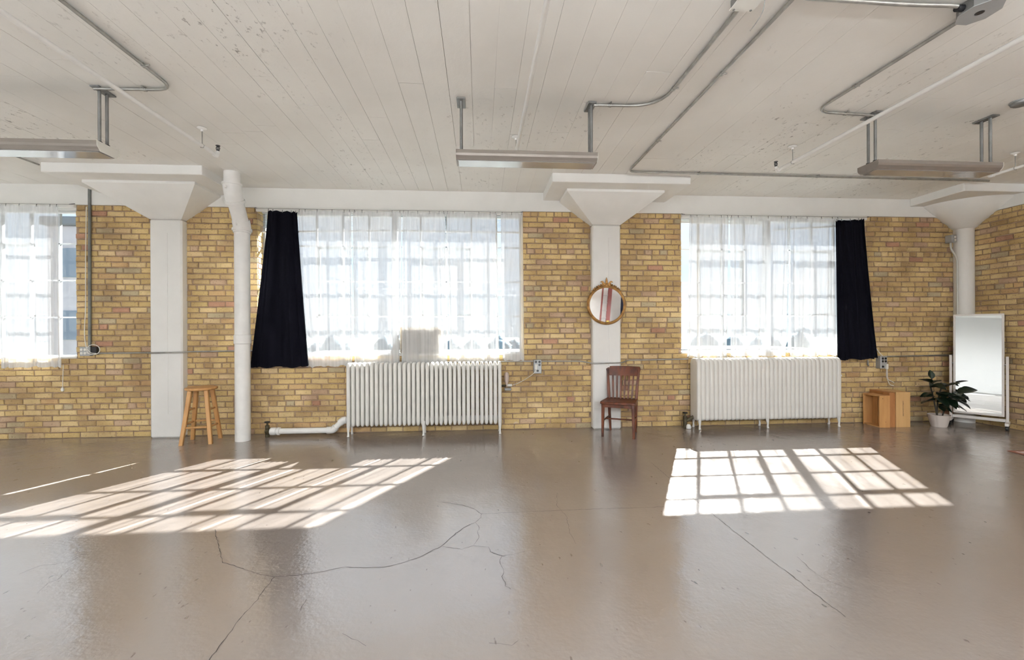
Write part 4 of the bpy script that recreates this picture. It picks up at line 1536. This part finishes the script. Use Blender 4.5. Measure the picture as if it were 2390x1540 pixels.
MB().prism([(a * 1.06, b * 1.06) for a, b in oct_], 0.004, Matrix.Translation((0, 0, -0.066))).build('cover', M_BOX, t)
MB().lathe([(0.016, -0.068), (0.022, -0.066)], 16).build('knockout', M_HOLE, t)
MB().cyl((-0.12, 0.02, -0.03), (-0.08, 0.02, -0.03), 0.02, 10).build('connector', M_HOLE, t, smooth=True)
t = thing('smoke_detector', 'grey disc detector at the right picture edge', 'detector', (4.47, -2.69, CEIL))
MB().lathe([(0.0, -0.035), (0.05, -0.034), (0.062, -0.026), (0.066, -0.004), (0.0, -0.004)], 24).build('body', M_DKSTEEL, t, smooth=True, angle=40)
MB().lathe([(0.066, -0.010), (0.072, -0.008), (0.072, -0.0025), (0.0, -0.0025)], 24).build('base_ring', M_BOX, t, smooth=True, angle=40)


# ------------------------------------------------------------------ sprinkler pipes
def sprinkler(label, x, yend, hanger, z=3.05, head='black'):
    t = thing('sprinkler_pipe', label, 'pipe', (x, yend, z))
    pts = fillet([(0, YB + 0.05 - yend, 0), (0, -0.012, 0), (0, 0, 0.045)], 0.02, 4)
    MB().tube(pts, 0.0165, 12).build('pipe', M_PIPEW, t, smooth=True, angle=50)
    MB().lathe([(0.022, -0.06), (0.024, -0.055), (0.024, -0.02), (0.02, -0.015)], 12, (0, 0.0, 0), 'Y').build('elbow', M_PIPEW, t, smooth=True)
    hb = MB().cyl((0, 0, 0.04), (0, 0, 0.062), 0.013, 10)
    hb.tube([(-0.012, 0, 0.06), (-0.016, 0, 0.08), (-0.006, 0, 0.10)], 0.004, 6)
    hb.tube([(0.012, 0, 0.06), (0.016, 0, 0.08), (0.006, 0, 0.10)], 0.004, 6)
    hb.cyl((0, 0, 0.06), (0, 0, 0.10), 0.005, 8)
    hb.lathe([(0.0, 0.10), (0.02, 0.10), (0.02, 0.104), (0.0, 0.104)], 12)
    hb.build('sprinkler_head', M_HOLE, t)
    for hy in hanger:
        q = hy - yend
        MB().cyl((0, q, 0.012), (0, q, CEIL - z - 0.003), 0.0045, 8).build('hanger_rod', M_STEEL, t, smooth=True)
        MB().lathe([(0.04, CEIL - z - 0.008), (0.038, CEIL - z - 0.012), (0.012, CEIL - z - 0.022), (0.012, CEIL - z - 0.04)][::-1], 14, (0, q, 0)).build('ceiling_flange', M_PIPEW, t, smooth=True)
        MB().tube([(0.0, q, 0.02), (0.019, q, 0.004), (0.012, q, -0.017), (-0.012, q, -0.017), (-0.019, q, 0.004), (0, q, 0.02)], 0.003, 6).build('hanger_ring', M_STEEL, t, smooth=True)
    return t


sprinkler('white sprinkler pipe ending beside the drain pipe', -2.535, -1.53, (-1.78, -4.2))
sprinkler('white sprinkler pipe crossing above the centre fixture', 0.355, -1.50, (-1.77, -4.2))
sprinkler('white sprinkler pipe crossing above the right fixture', 3.195, -1.46, (-1.72, -4.2))
sprinkler('white sprinkler pipe in the upper right corner', 5.70, -1.44, (-1.70, -4.2))

# ------------------------------------------------------------------ stool
t = thing('bar_stool', 'honey-coloured wooden bar stool beside the square column', 'stool', (-3.405, -0.335, 0), math.radians(10))
MB().lathe([(0.0, 0.668), (0.09, 0.668), (0.15, 0.673), (0.168, 0.668), (0.174, 0.655), (0.168, 0.642), (0.14, 0.634), (0.0, 0.632)][::-1], 36).build('seat', M_STOOL, t, smooth=True, angle=50)
tops = [(-0.085, -0.085), (0.085, -0.085), (0.085, 0.085), (-0.085, 0.085)]
feet = [(-0.155, -0.155), (0.155, -0.155), (0.155, 0.155), (-0.155, 0.155)]


def taper_leg(p0, p1, w0, w1, rot=0.0):
    p0, p1 = Vector(p0), Vector(p1)
    vs = []
    for p, w in ((p0, w0), (p1, w1)):
        for k in range(8):
            a = PI / 8 + k * PI / 4 + rot
            vs.append((p.x + w * math.cos(a), p.y + w * math.sin(a), p.z))
    fs = [tuple(range(8))[::-1], tuple(range(8, 16))] + [(k, (k + 1) % 8, 8 + (k + 1) % 8, 8 + k) for k in range(8)]
    return MB().add(vs, fs)


def sq_leg(p0, p1, w0, w1, rot=0.0, ch=0.25):
    """Square leg with clipped corners."""
    vs = []
    for p, w in ((p0, w0), (p1, w1)):
        q = []
        h = w / 2
        c = h * ch
        for sx, sy in ((1, 1), (-1, 1), (-1, -1), (1, -1)):
            if sx * sy > 0:
                q += [(sx * h, sy * (h - c)), (sx * (h - c), sy * h)]
            else:
                q += [(sx * (h - c), sy * h), (sx * h, sy * (h - c))]
        for a, b in q:
            ca, sa = math.cos(rot), math.sin(rot)
            vs.append((p[0] + a * ca - b * sa, p[1] + a * sa + b * ca, p[2]))
    fs = [tuple(range(8))[::-1], tuple(range(8, 16))] + [(k, (k + 1) % 8, 8 + (k + 1) % 8, 8 + k) for k in range(8)]
    return MB().add(vs, fs)


def at_h(a, b, z, ztop):
    k = z / ztop
    return (b[0] + (a[0] - b[0]) * k, b[1] + (a[1] - b[1]) * k, z)


for a, b in zip(tops, feet):
    sq_leg((b[0], b[1], 0), (a[0], a[1], 0.64), 0.042, 0.046).build('leg', M_STOOL, t)
for k, z in ((0, 0.20), (1, 0.195), (2, 0.235), (3, 0.235)):
    p = at_h(tops[k], feet[k], z, 0.64)
    q = at_h(tops[(k + 1) % 4], feet[(k + 1) % 4], z, 0.64)
    MB().cyl(p, q, 0.0115, 10).build('rung', M_STOOL, t, smooth=True, angle=50)
for k, z in ((3, 0.40), (1, 0.40)):
    p = at_h(tops[k], feet[k], z, 0.64)
    q = at_h(tops[(k + 1) % 4], feet[(k + 1) % 4], z, 0.64)
    MB().cyl(p, q, 0.0115, 10).build('rung', M_STOOL, t, smooth=True, angle=50)

# ------------------------------------------------------------------ chair
CA = math.atan2(-0.17, 0.34)
t = thing('wooden_chair', 'dark stained slat-back wooden chair before the mirror column', 'chair', (1.80, -0.42, 0), CA)
SW, SD, SZ = 0.205, 0.20, 0.445
seat_poly = []
for k in range(25):
    pass


def seat_fn(u, v):
    return 0


sp = [(-SW - 0.012, -SD - 0.02), (-0.1, -SD - 0.034), (0.1, -SD - 0.034), (SW + 0.012, -SD - 0.02), (SW + 0.018, -SD + 0.02), (SW - 0.005, SD - 0.01), (SW - 0.02, SD + 0.01), (-SW + 0.02, SD + 0.01), (-SW + 0.005, SD - 0.01), (-SW - 0.018, -SD + 0.02)]
ms = MB()
lv = [(0.975, SZ - 0.03), (1.0, SZ - 0.024), (1.0, SZ - 0.008), (0.97, SZ), (0.8, SZ - 0.006), (0.45, SZ - 0.010), (0.0, SZ - 0.010)]
n = len(sp)
vs = []
for s_, z in lv[:-1]:
    vs += [(x_ * s_, y_ * s_, z) for x_, y_ in sp]
vs.append((0, 0, lv[-1][1]))
fs = [tuple(range(n))[::-1]]
for i in range(len(lv) - 2):
    for j in range(n):
        j2 = (j + 1) % n
        fs.append((i * n + j, i * n + j2, (i + 1) * n + j2, (i + 1) * n + j))
k0 = (len(lv) - 2) * n
for j in range(n):
    fs.append((k0 + j, k0 + (j + 1) % n, len(vs) - 1))
ms.add(vs, fs).build('seat', M_CHAIR, t, smooth=True, angle=35)
for s in (-1, 1):
    sq_leg((s * 0.192, -0.19, 0), (s * 0.185, -0.185, SZ - 0.02), 0.028, 0.040).build('leg', M_CHAIR, t)
    pts = [(s * 0.165, 0.215, 0.0), (s * 0.172, 0.185, 0.25), (s * 0.178, 0.18, 0.44), (s * 0.188, 0.205, 0.62), (s * 0.205, 0.255, 0.82)]
    mb = MB()
    for (a, b), (wa, wb_) in zip(zip(pts, pts[1:]), ((0.026, 0.034), (0.034, 0.038), (0.038, 0.034), (0.034, 0.028))):
        mb.add(*(lambda q: (q.v, q.f))(sq_leg(a, b, wa, wb_)))
    mb.build('rear_post', M_CHAIR, t)
    MB().cyl((s * 0.188, -0.187, 0.20), (s * 0.172, 0.185, 0.20), 0.0105, 10).build('side_stretcher', M_CHAIR, t, smooth=True, angle=50)
    MB().bbox(s * 0.18 - 0.011, s * 0.18 + 0.011, -0.17, 0.17, SZ - 0.075, SZ - 0.028, 0.003).build('side_apron', M_CHAIR, t)
MB().bbox(-0.17, 0.17, -0.196, -0.174, SZ - 0.075, SZ - 0.028, 0.003).build('front_apron', M_CHAIR, t)
MB().bbox(-0.17, 0.17, 0.17, 0.19, SZ - 0.075, SZ - 0.028, 0.003).build('rear_apron', M_CHAIR, t)
MB().cyl((-0.18, 0.0, 0.195), (0.18, 0.0, 0.195), 0.0105, 10).build('cross_stretcher', M_CHAIR, t, smooth=True, angle=50)
MB().bbox(-0.172, 0.172, 0.178, 0.194, 0.315, 0.345, 0.003).build('rear_rail', M_CHAIR, t)


def back_y(z):
    return 0.18 + 0.075 * max(0, (z - 0.44) / 0.38) ** 1.6


def crest(u, v, off):
    xx = (u - 0.5) * 2
    half = 0.205 + 0.028 * v - (0.018 * max(0, (abs(v - 0.98) < 0.03)) if abs(xx) > 0.97 else 0)
    z = 0.735 + 0.125 * v
    return (xx * half, back_y(z) + 0.03 * (1 - xx * xx) + off, z - 0.006 * xx * xx * v)


nu, nv = 16, 4
vs = [crest(i / nu, j / nv, -0.012) for j in range(nv + 1) for i in range(nu + 1)] + [crest(i / nu, j / nv, 0.012) for j in range(nv + 1) for i in range(nu + 1)]
K = (nu + 1) * (nv + 1)
fs = []
for j in range(nv):
    for i in range(nu):
        a = j * (nu + 1) + i
        fs.append((a, a + 1, a + nu + 2, a + nu + 1))
        fs.append((K + a, K + a + nu + 1, K + a + nu + 2, K + a + 1))
for i in range(nu):
    fs.append((i, K + i, K + i + 1, i + 1))
    a = nv * (nu + 1) + i
    fs.append((a, a + 1, K + a + 1, K + a))
for j in range(nv):
    a = j * (nu + 1)
    fs.append((a, a + nu + 1, K + a + nu + 1, K + a))
    a += nu
    fs.append((a, K + a, K + a + nu + 1, a + nu + 1))
MB().add(vs, fs).build('crest_rail', M_CHAIR, t, smooth=True, angle=50)
for k in range(6):
    u = (k + 1) / 7
    xb, xt = (u - 0.5) * 0.335, (u - 0.5) * 0.38
    bow = lambda xx: 0.026 * (1 - (xx / 0.2) ** 2)
    pts = [(xb, 0.175, SZ - 0.01), ((xb + xt) / 2, back_y(0.6) + bow(xb) * 0.6, 0.6), (xt, back_y(0.745) + bow(xt), 0.745)]
    mb = MB()
    vs = []
    for p in pts:
        vs += [(p[0] - 0.0105, p[1] - 0.006, p[2]), (p[0] + 0.0105, p[1] - 0.006, p[2]), (p[0] + 0.0105, p[1] + 0.006, p[2]), (p[0] - 0.0105, p[1] + 0.006, p[2])]
    fs = [(3, 2, 1, 0), (8, 9, 10, 11)]
    for i in range(2):
        for j in range(4):
            fs.append((i * 4 + j, i * 4 + (j + 1) % 4, (i + 1) * 4 + (j + 1) % 4, (i + 1) * 4 + j))
    mb.add(vs, fs).build('back_slat', M_CHAIR, t)

# ------------------------------------------------------------------ round gilt mirror on the column
t = thing('round_mirror', 'round gilt-framed mirror with a carved crest on the column', 'mirror', (1.712, -0.104, 1.685))
RF = 0.262
prof = []
MB().lathe([(RF - 0.032, -0.012), (RF - 0.028, -0.022), (RF - 0.02, -0.026), (RF - 0.012, -0.024), (RF - 0.004, -0.028), (RF + 0.004, -0.022), (RF + 0.008, -0.008), (RF + 0.008, 0.0), (RF - 0.032, 0.0), (RF - 0.032, -0.012)], 72, (0, 0, 0), 'Y', caps=False).build('frame', M_GOLD, t, smooth=True, angle=40)
MB().lathe([(0.0, -0.012), (RF - 0.030, -0.012), (RF - 0.030, -0.004), (0, -0.004)], 72, (0, 0, 0), 'Y').build('glass', M_MIRROR, t)


def leaf_relief(pts, th, y0):
    return MB().prism(pts, th, Matrix(((1, 0, 0, 0), (0, 0, -1, y0), (0, 1, 0, 0), (0, 0, 0, 1))))


# crest: palmette with side scrolls
spike = [(-0.022, 0.265), (-0.016, 0.30), (-0.012, 0.33), (-0.004, 0.362), (0, 0.372), (0.004, 0.362), (0.012, 0.33), (0.016, 0.30), (0.022, 0.265)]
leaf_relief(spike, 0.018, -0.008).build('crest_spike', M_GOLD, t)
for s in (-1, 1):
    lf = [(0.0, 0.262), (0.02, 0.285), (0.045, 0.315), (0.06, 0.325), (0.078, 0.318), (0.088, 0.302), (0.072, 0.308), (0.058, 0.300), (0.05, 0.28), (0.04, 0.262)]
    lf = [(s * a, b) for a, b in lf]
    leaf_relief(lf if s > 0 else lf[::-1], 0.016, -0.006).build('crest_leaf', M_GOLD, t)
    for k in range(7):
        a = PI / 2 - s * (0.18 + 0.105 * k)
        rr = RF + 0.012 - 0.0012 * k
        cxx, czz = rr * math.cos(a), rr * math.sin(a)
        MB().lathe([(0.0, -0.03), (0.011, -0.024), (0.015, -0.010), (0.012, 0.0)], 10, (cxx, 0, czz + (0.006 if k % 2 else 0.0)), 'Y').build('crest_bead', M_GOLD, t, smooth=True)
        if k % 2 == 0:
            q = [(cxx - 0.008, czz), (cxx + s * 0.012, czz + 0.026 - 0.002 * k), (cxx + 0.012, czz + 0.002)]
            if s < 0:
                q = [(cxx - 0.012, czz + 0.002), (cxx - 0.012, czz + 0.026 - 0.002 * k), (cxx + 0.008, czz)]
            leaf_relief(q, 0.012, -0.008).build('crest_tip', M_GOLD, t)
MB().lathe([(0.0, -0.036), (0.018, -0.03), (0.026, -0.014), (0.024, 0.0)], 14, (0, 0, 0.272), 'Y').build('crest_boss', M_GOLD, t, smooth=True)

# ------------------------------------------------------------------ crates
CR = math.radians(4)


def crate(name, label, loc, rz, W, Dp, H, mats, th=0.016):
    """Box lying on its side, open towards local -x. W along x (box depth), Dp along y, H along z."""
    t = thing(name, label, 'crate', loc, rz)
    front, side, inner = mats
    MB().bbox(0, W, 0, th, 0, H, 0.0015).build('front_board', front, t)
    MB().bbox(0, W, Dp - th, Dp, 0, H, 0.0015).build('rear_board', side, t)
    MB().bbox(0, W, th, Dp - th, H - th, H, 0.0015).build('top_board', side, t)
    MB().bbox(0, W, th, Dp - th, 0, th, 0.0015).build('bottom_board', side, t)
    w3 = (Dp - 2 * th) / 3
    for k in range(3):
        MB().bbox(W - th, W - 0.001, th + k * w3 + 0.0015, th + (k + 1) * w3 - 0.0015, th, H - th, 0.001).build('back_plank', inner, t)
    return t


cA = crate('wooden_crate', 'open pine crate lying on its side, front of the two', (5.425, -0.345, 0), math.radians(-3), 0.145, 0.285, 0.435, (M_CRATE, M_CRATE, M_CRATE))
for kx, kz, r_ in ((0.045, 0.395, 0.006), (0.085, 0.075, 0.004)):
    MB().lathe([(r_, 0.0), (r_, -0.0012), (0, -0.0012)], 10, (kx, 0.0, kz), 'Y').build('knot', M_KNOT, cA)
for ky, kz in ((0.14, 0.18), (0.06, 0.20)):
    MB().lathe([(0.007, 0.0), (0.007, -0.0012), (0, -0.0012)], 10, (0.145 - 0.0165, ky, kz), 'X').build('knot', M_KNOT, cA)
cB = thing('wooden_crate', 'pale pine crate with printed lettering, beside the plant', 'crate', (5.578, -0.33, 0), math.radians(-3))
MB().bbox(0.0, 0.085, -0.002, 0.36, 0.0, 0.475, 0.002).build('lid_board', M_CRATE2, cB)
MB().bbox(0.087, 0.285, -0.012, 0.014, 0.0, 0.480, 0.002).build('front_board', M_CRATE3, cB)
MB().bbox(0.087, 0.285, 0.334, 0.36, 0.0, 0.480, 0.002).build('rear_board', M_CRATE3, cB)
MB().bbox(0.087, 0.285, 0.015, 0.333, 0.462, 0.480, 0.002).build('top_board', M_CRATE3, cB)
MB().bbox(0.087, 0.285, 0.015, 0.333, 0.0, 0.018, 0.002).build('bottom_board', M_CRATE3, cB)
MB().bbox(0.268, 0.285, 0.015, 0.333, 0.018, 0.462, 0.002).build('end_board', M_CRATE3, cB)
lt = MB()
RL = random.Random(5)
z = 0.155
while z < 0.36:
    h = RL.uniform(0.006, 0.013)
    w = RL.uniform(0.008, 0.013)
    lt.box(0.186 - w / 2, 0.186 + w / 2, -0.0128, -0.0118, z, z + 0.003)
    lt.box(0.186 - w / 2, 0.186 - w / 2 + 0.003, -0.0128, -0.0118, z, z + h)
    if RL.random() > 0.4:
        lt.box(0.186 + w / 2 - 0.003, 0.186 + w / 2, -0.0128, -0.0118, z, z + h)
    z += h + 0.004
lt.build('printed_lettering', M_INK, cB)

# ------------------------------------------------------------------ rubber plant
PX, PY = 6.30, -0.34
t = thing('potted_plant', 'dark rubber plant in a pinkish white pot by the mirror', 'plant', (PX, PY, 0))
MB().lathe([(0.0, 0.004), (0.078, 0.004), (0.082, 0.0), (0.090, 0.02), (0.122, 0.16), (0.124, 0.165), (0.119, 0.166), (0.112, 0.155), (0.1, 0.14)], 32).build('pot', M_POT, t, smooth=True, angle=40)
MB().lathe([(0.0, 0.142), (0.06, 0.146), (0.113, 0.138)], 20).build('soil', M_SOIL, t, smooth=True)


def leaf_mesh(L_, W_, fold=0.25, droop=0.2):
    nu_, nv_ = 4, 9
    vs = []
    for j in range(nv_ + 1):
        v = j / nv_
        w = W_ * math.sin(PI * min(1, v ** 0.8)) ** 0.8 if 0 < v < 1 else 0.0
        for i in range(nu_ + 1):
            u = (i / nu_ - 0.5) * 2
            vs.append((v * L_, u * w / 2, abs(u) * w * fold - droop * L_ * v * v))
    n_ = len(vs)
    vs += [(a, b, c - 0.0022) for a, b, c in vs]
    fs = []
    for j in range(nv_):
        for i in range(nu_):
            a = j * (nu_ + 1) + i
            fs.append((a, a + 1, a + nu_ + 2, a + nu_ + 1))
            fs.append((n_ + a, n_ + a + nu_ + 1, n_ + a + nu_ + 2, n_ + a + 1))
    return MB().add(vs, fs).mesh('leaf', True)


LM = []
for L_, W_, fo, dr in ((0.19, 0.095, 0.2, 0.15), (0.17, 0.085, 0.25, 0.25), (0.15, 0.08, 0.18, 0.05), (0.21, 0.09, 0.22, 0.2)):
    me = leaf_mesh(L_, W_, fo, dr)
    me.materials.append(M_LEAF)
    LM.append(me)
stems = [[(-0.03, 0, 0.14), (-0.06, 0.0, 0.30), (-0.085, 0.01, 0.45), (-0.12, 0.01, 0.60), (-0.10, 0.0, 0.66)],
         [(-0.015, 0.01, 0.14), (0.0, 0.02, 0.30), (0.03, 0.02, 0.44), (0.045, 0.0, 0.54)],
         [(0.05, 0.0, 0.14), (0.09, -0.01, 0.28), (0.15, -0.03, 0.38), (0.215, -0.05, 0.46)]]
for s in stems:
    MB().tube(smooth_path(s, 6), 0.009, 8, radii=None).build('stem', M_STEM, t, smooth=True)
# position, heading (deg, 0=+x), pitch (deg up), roll, mesh, scale
LV = [
    ((-0.10, 0.0, 0.655), 70, 70, 0, 2, 0.75),
    ((-0.11, 0.0, 0.60), 185, 22, 10, 0, 1.0), ((-0.10, 0.0, 0.585), 10, 28, -10, 1, 0.85), ((-0.10, 0.0, 0.57), 265, 0, 20, 1, 1.0),
    ((-0.085, 0.0, 0.47), 195, -8, 20, 0, 0.95), ((-0.07, 0.0, 0.42), 190, 8, -25, 3, 0.95), ((-0.06, 0.0, 0.36), 185, 2, 25, 3, 1.0),
    ((-0.06, 0.0, 0.44), 300, 10, 10, 0, 1.0), ((-0.04, 0.0, 0.40), 255, -15, 0, 3, 1.0), ((-0.04, 0.0, 0.34), 320, -5, 15, 0, 1.05),
    ((0.04, 0.0, 0.53), 200, 15, -15, 3, 1.1), ((0.045, 0.0, 0.53), 280, 30, 15, 0, 1.0), ((0.045, 0.0, 0.53), 20, 25, 10, 1, 1.0),
    ((0.03, 0.0, 0.46), 230, -5, 0, 0, 1.05), ((0.03, 0.0, 0.44), 320, -15, 10, 3, 1.1), ((0.02, 0.0, 0.40), 275, -25, 0, 0, 1.1),
    ((0.10, -0.01, 0.38), 350, 6, -30, 3, 0.95), ((0.10, -0.01, 0.36), 250, -10, 20, 0, 1.0), ((0.16, -0.03, 0.40), 5, 10, 35, 3, 1.2),
    ((0.215, -0.05, 0.46), 350, 18, 30, 3, 1.1), ((0.21, -0.05, 0.45), 230, 10, 0, 1, 0.9), ((0.12, -0.02, 0.33), 330, -22, 10, 0, 1.0),
    ((0.09, -0.01, 0.30), 215, -10, 20, 0, 1.0), ((0.0, 0.02, 0.30), 300, -20, 10, 1, 0.9), ((0.14, -0.03, 0.37), 60, 10, 0, 1, 0.95),
]
for p, hd, pt, rl, k, s in LV:
    s *= 1.15
    o = obj_from(LM[k], 'leaf', t, p, (0, 0, 0), (s, s * 1.12, s))
    o.rotation_euler = (math.radians(rl), -math.radians(pt), math.radians(hd))

# ------------------------------------------------------------------ standing mirror on casters
P0 = Vector((6.675, -0.17))
P1 = Vector((6.985, -0.605))
mid = (P0 + P1) / 2
d = (P1 - P0)
MW = d.length
RZ = math.atan2(d.y, d.x)
t = thing('standing_mirror', 'tall white-framed standing mirror on black casters in the corner', 'mirror', (mid.x, mid.y, 0), RZ)
# local x along the width, local -y is the glass side
hw = MW / 2
glass_tilt = Matrix.Rotation(math.radians(-3.0), 4, 'X')
fr = thing_struct('mirror_panel', (0, 0, 0.86))
fr.parent = t
fr.rotation_euler = (math.radians(-2.0), 0, 0)
H0, H1 = -0.695, 0.685
iw = hw - 0.022
panel = MB().bbox(-iw, iw, 0.002, 0.014, H0, H1, 0.002).build('backing', M_MFRAME, fr)
MB().box(-iw + 0.018, iw - 0.018, -0.004, 0.001, H0 + 0.018, H1 - 0.018).build('glass', M_MIRROR, fr)
for q in ((-iw, -iw + 0.024, H0, H1), (iw - 0.024, iw, H0, H1), (-iw + 0.024, iw - 0.024, H0, H0 + 0.024), (-iw + 0.024, iw - 0.024, H1 - 0.024, H1)):
    MB().bbox(q[0], q[1], -0.012, 0.016, q[2], q[3], 0.003).build('frame_bar', M_MFRAME, fr)
for s in (-1, 1):
    MB().bbox(s * (hw + 0.004) - 0.014, s * (hw + 0.004) + 0.014, -0.014, 0.014, 0.075, 0.97, 0.003).build('upright', M_MFRAME, t)
    MB().bbox(s * (hw + 0.004) - 0.02, s * (hw + 0.004) + 0.02, -0.16, 0.16, 0.062, 0.098, 0.003).build('foot', M_MFRAME, t)
    MB().cyl((s * (hw - 0.03), 0.0, 0.86), (s * hw, 0.0, 0.86), 0.012, 10).build('pivot', M_STEEL, t)
    for yy in (-0.13, 0.13):
        cw = MB().lathe([(0.0, -0.016), (0.024, -0.016), (0.031, -0.010), (0.031, 0.010), (0.024, 0.016), (0.0, 0.016)], 18, (s * (hw + 0.004), yy, 0.031), 'X')
        cw.build('caster_wheel', M_RUBBER, t, smooth=True, angle=40)
        MB().cyl((s * (hw + 0.004), yy, 0.045), (s * (hw + 0.004), yy, 0.064), 0.010, 8).build('caster_stem', M_RUBBER, t)
MB().bbox(-hw + 0.012, hw - 0.012, -0.012, 0.012, 0.095, 0.135, 0.003).build('cross_bar', M_MFRAME, t)

# ------------------------------------------------------------------ rug corner
t = thing('rug', 'worn patterned rug corner at the right picture edge', 'rug', (6.36, -2.1, 0), math.radians(-6))
MB().bbox(-0.62, 0.62, -1.0, 0.42, 0.0015, 0.008, 0.002).build('field', M_RUG, t)
for q in ((-0.66, -0.62, -1.04, 0.46), (0.62, 0.66, -1.04, 0.46), (-0.62, 0.62, 0.42, 0.46), (-0.62, 0.62, -1.04, -1.0)):
    MB().bbox(*q, 0.0015, 0.009, 0.002).build('border', M_RUGB, t)

# ------------------------------------------------------------------ seen in the round mirror: ladder and black panel
t = thing('step_ladder', 'red fibreglass ladder reflected in the round mirror', 'ladder', (4.50, -11.3, 0))
top = Vector((0.42, -0.52, 3.05))


def rail(dx, w):
    a = Vector((dx, 0, 0))
    b = a + top
    d_ = (b - a)
    side = Vector((1, 0, 0))
    dep = d_.cross(side).normalized()
    vs = []
    for p in (a, b):
        for sx, sy in ((-w / 2, -0.04), (w / 2, -0.04), (w / 2, 0.04), (-w / 2, 0.04)):
            vs.append(p + side * sx + dep * sy)
    return MB().add(vs, [(0, 3, 2, 1), (4, 5, 6, 7), (0, 1, 5, 4), (1, 2, 6, 5), (2, 3, 7, 6), (3, 0, 4, 7)])


rail(0.0, 0.05).build('rail', M_RED, t)
rail(0.30, 0.15).build('rail', M_RED, t)
for k in range(1, 10):
    p = top * (k / 10)
    MB().cyl(p, p + Vector((0.30, 0, 0)), 0.016, 10).build('rung', M_ALU, t, smooth=True)
p = top * 0.52
MB().bbox(p.x + 0.25, p.x + 0.35, p.y + 0.035, p.y + 0.05, p.z, p.z + 0.14, 0.002).build('sticker', M_STICK, t)
bp = MB().bbox(-0.6, 0.6, -0.02, 0.02, 0, 2.72, 0.004).build('black_flat', M_BLACK, None)
bp.location = (5.95, -11.15, 0)
bp.rotation_euler = (math.radians(4), math.radians(3), math.radians(8))
tag(bp, 'black studio flat reflected at the right of the round mirror', 'panel')

# ------------------------------------------------------------------ outside the windows
gr = MB().box(-600, 600, 4, 900, -12.2, -12.0).build('ground', M_GROUND)
struct(gr)
EX = random.Random(3)


def building(label, x, y, w, dpt, z1, material, rows, cols):
    t = thing('building', label, 'building', (x, y, -12))
    H = z1 + 12
    MB().bbox(-w / 2, w / 2, 0, dpt, 0, H, 0.05).build('wall', material, t)
    MB().bbox(-w / 2 - 0.2, w / 2 + 0.2, -0.2, dpt + 0.2, H, H + 0.4, 0.05).build('parapet', M_BLDG, t)
    ww, hh = w / cols * 0.5, 1.4
    me = MB().bbox(-ww / 2, ww / 2, -0.06, 0.02, -hh / 2, hh / 2, 0.02).mesh('window')
    me.materials.append(M_BWIN)
    for r in range(rows):
        for c in range(cols):
            obj_from(me, 'window', t, (-w / 2 + (c + 0.5) * w / cols, 0, H - 1.8 - r * 3.0))
    return t


building('pinkish neighbouring building with shuttered windows behind the left window', -18.0, 17, 5.4, 12, 6.5, M_BLDG2, 5, 2)
building('pale low building far off behind the wide window', -12, 70, 40, 20, -3.0, M_BLDG, 2, 9)
building('pale flat-roofed block far off behind the right window', 62, 95, 34, 20, -3.5, M_BLDG, 2, 8)
building('long pale roof block far off behind the mirror pier', 20, 108, 40, 20, -4.5, M_BLDG, 2, 10)


def blob(R, n=8):
    vs, fs = [], []
    mb = MB()
    prof = [(0.0, -1.0), (0.62, -0.75), (0.95, -0.2), (0.9, 0.3), (0.55, 0.75), (0.0, 1.0)]
    mb.lathe(prof, n)
    mb.v = [(a * R.uniform(0.85, 1.2), b * R.uniform(0.85, 1.2), c * R.uniform(0.85, 1.15)) for a, b, c in mb.v]
    return mb


tree_me = []
for k in range(4):
    me = blob(EX).mesh('crown', True)
    me.materials.append(M_TREE)
    tree_me.append(me)
trunk = MB().cyl((0, 0, 0), (0, 0, 1), 0.35, 6).mesh('trunk')
trunk.materials.append(M_STEM)
for k in range(30):
    y = (150, 172, 161)[k % 3] + EX.uniform(-2, 2)
    x = -120 + k * 8.4 + EX.uniform(-1, 1)
    hgt = EX.uniform(9, 12.5)
    t = thing('distant_tree', 'hazy tree of the far treeline outside the windows', 'tree', (x, y, -12), 0, 'far treeline')
    obj_from(tree_me[k % 4], 'crown', t, (0, 0, hgt * 0.62), (0, 0, EX.uniform(0, 6)), (4.2, 4.2, hgt * 0.42))
    obj_from(trunk, 'trunk', t, (0, 0, 0), (0, 0, 0), (1, 1, hgt * 0.4))
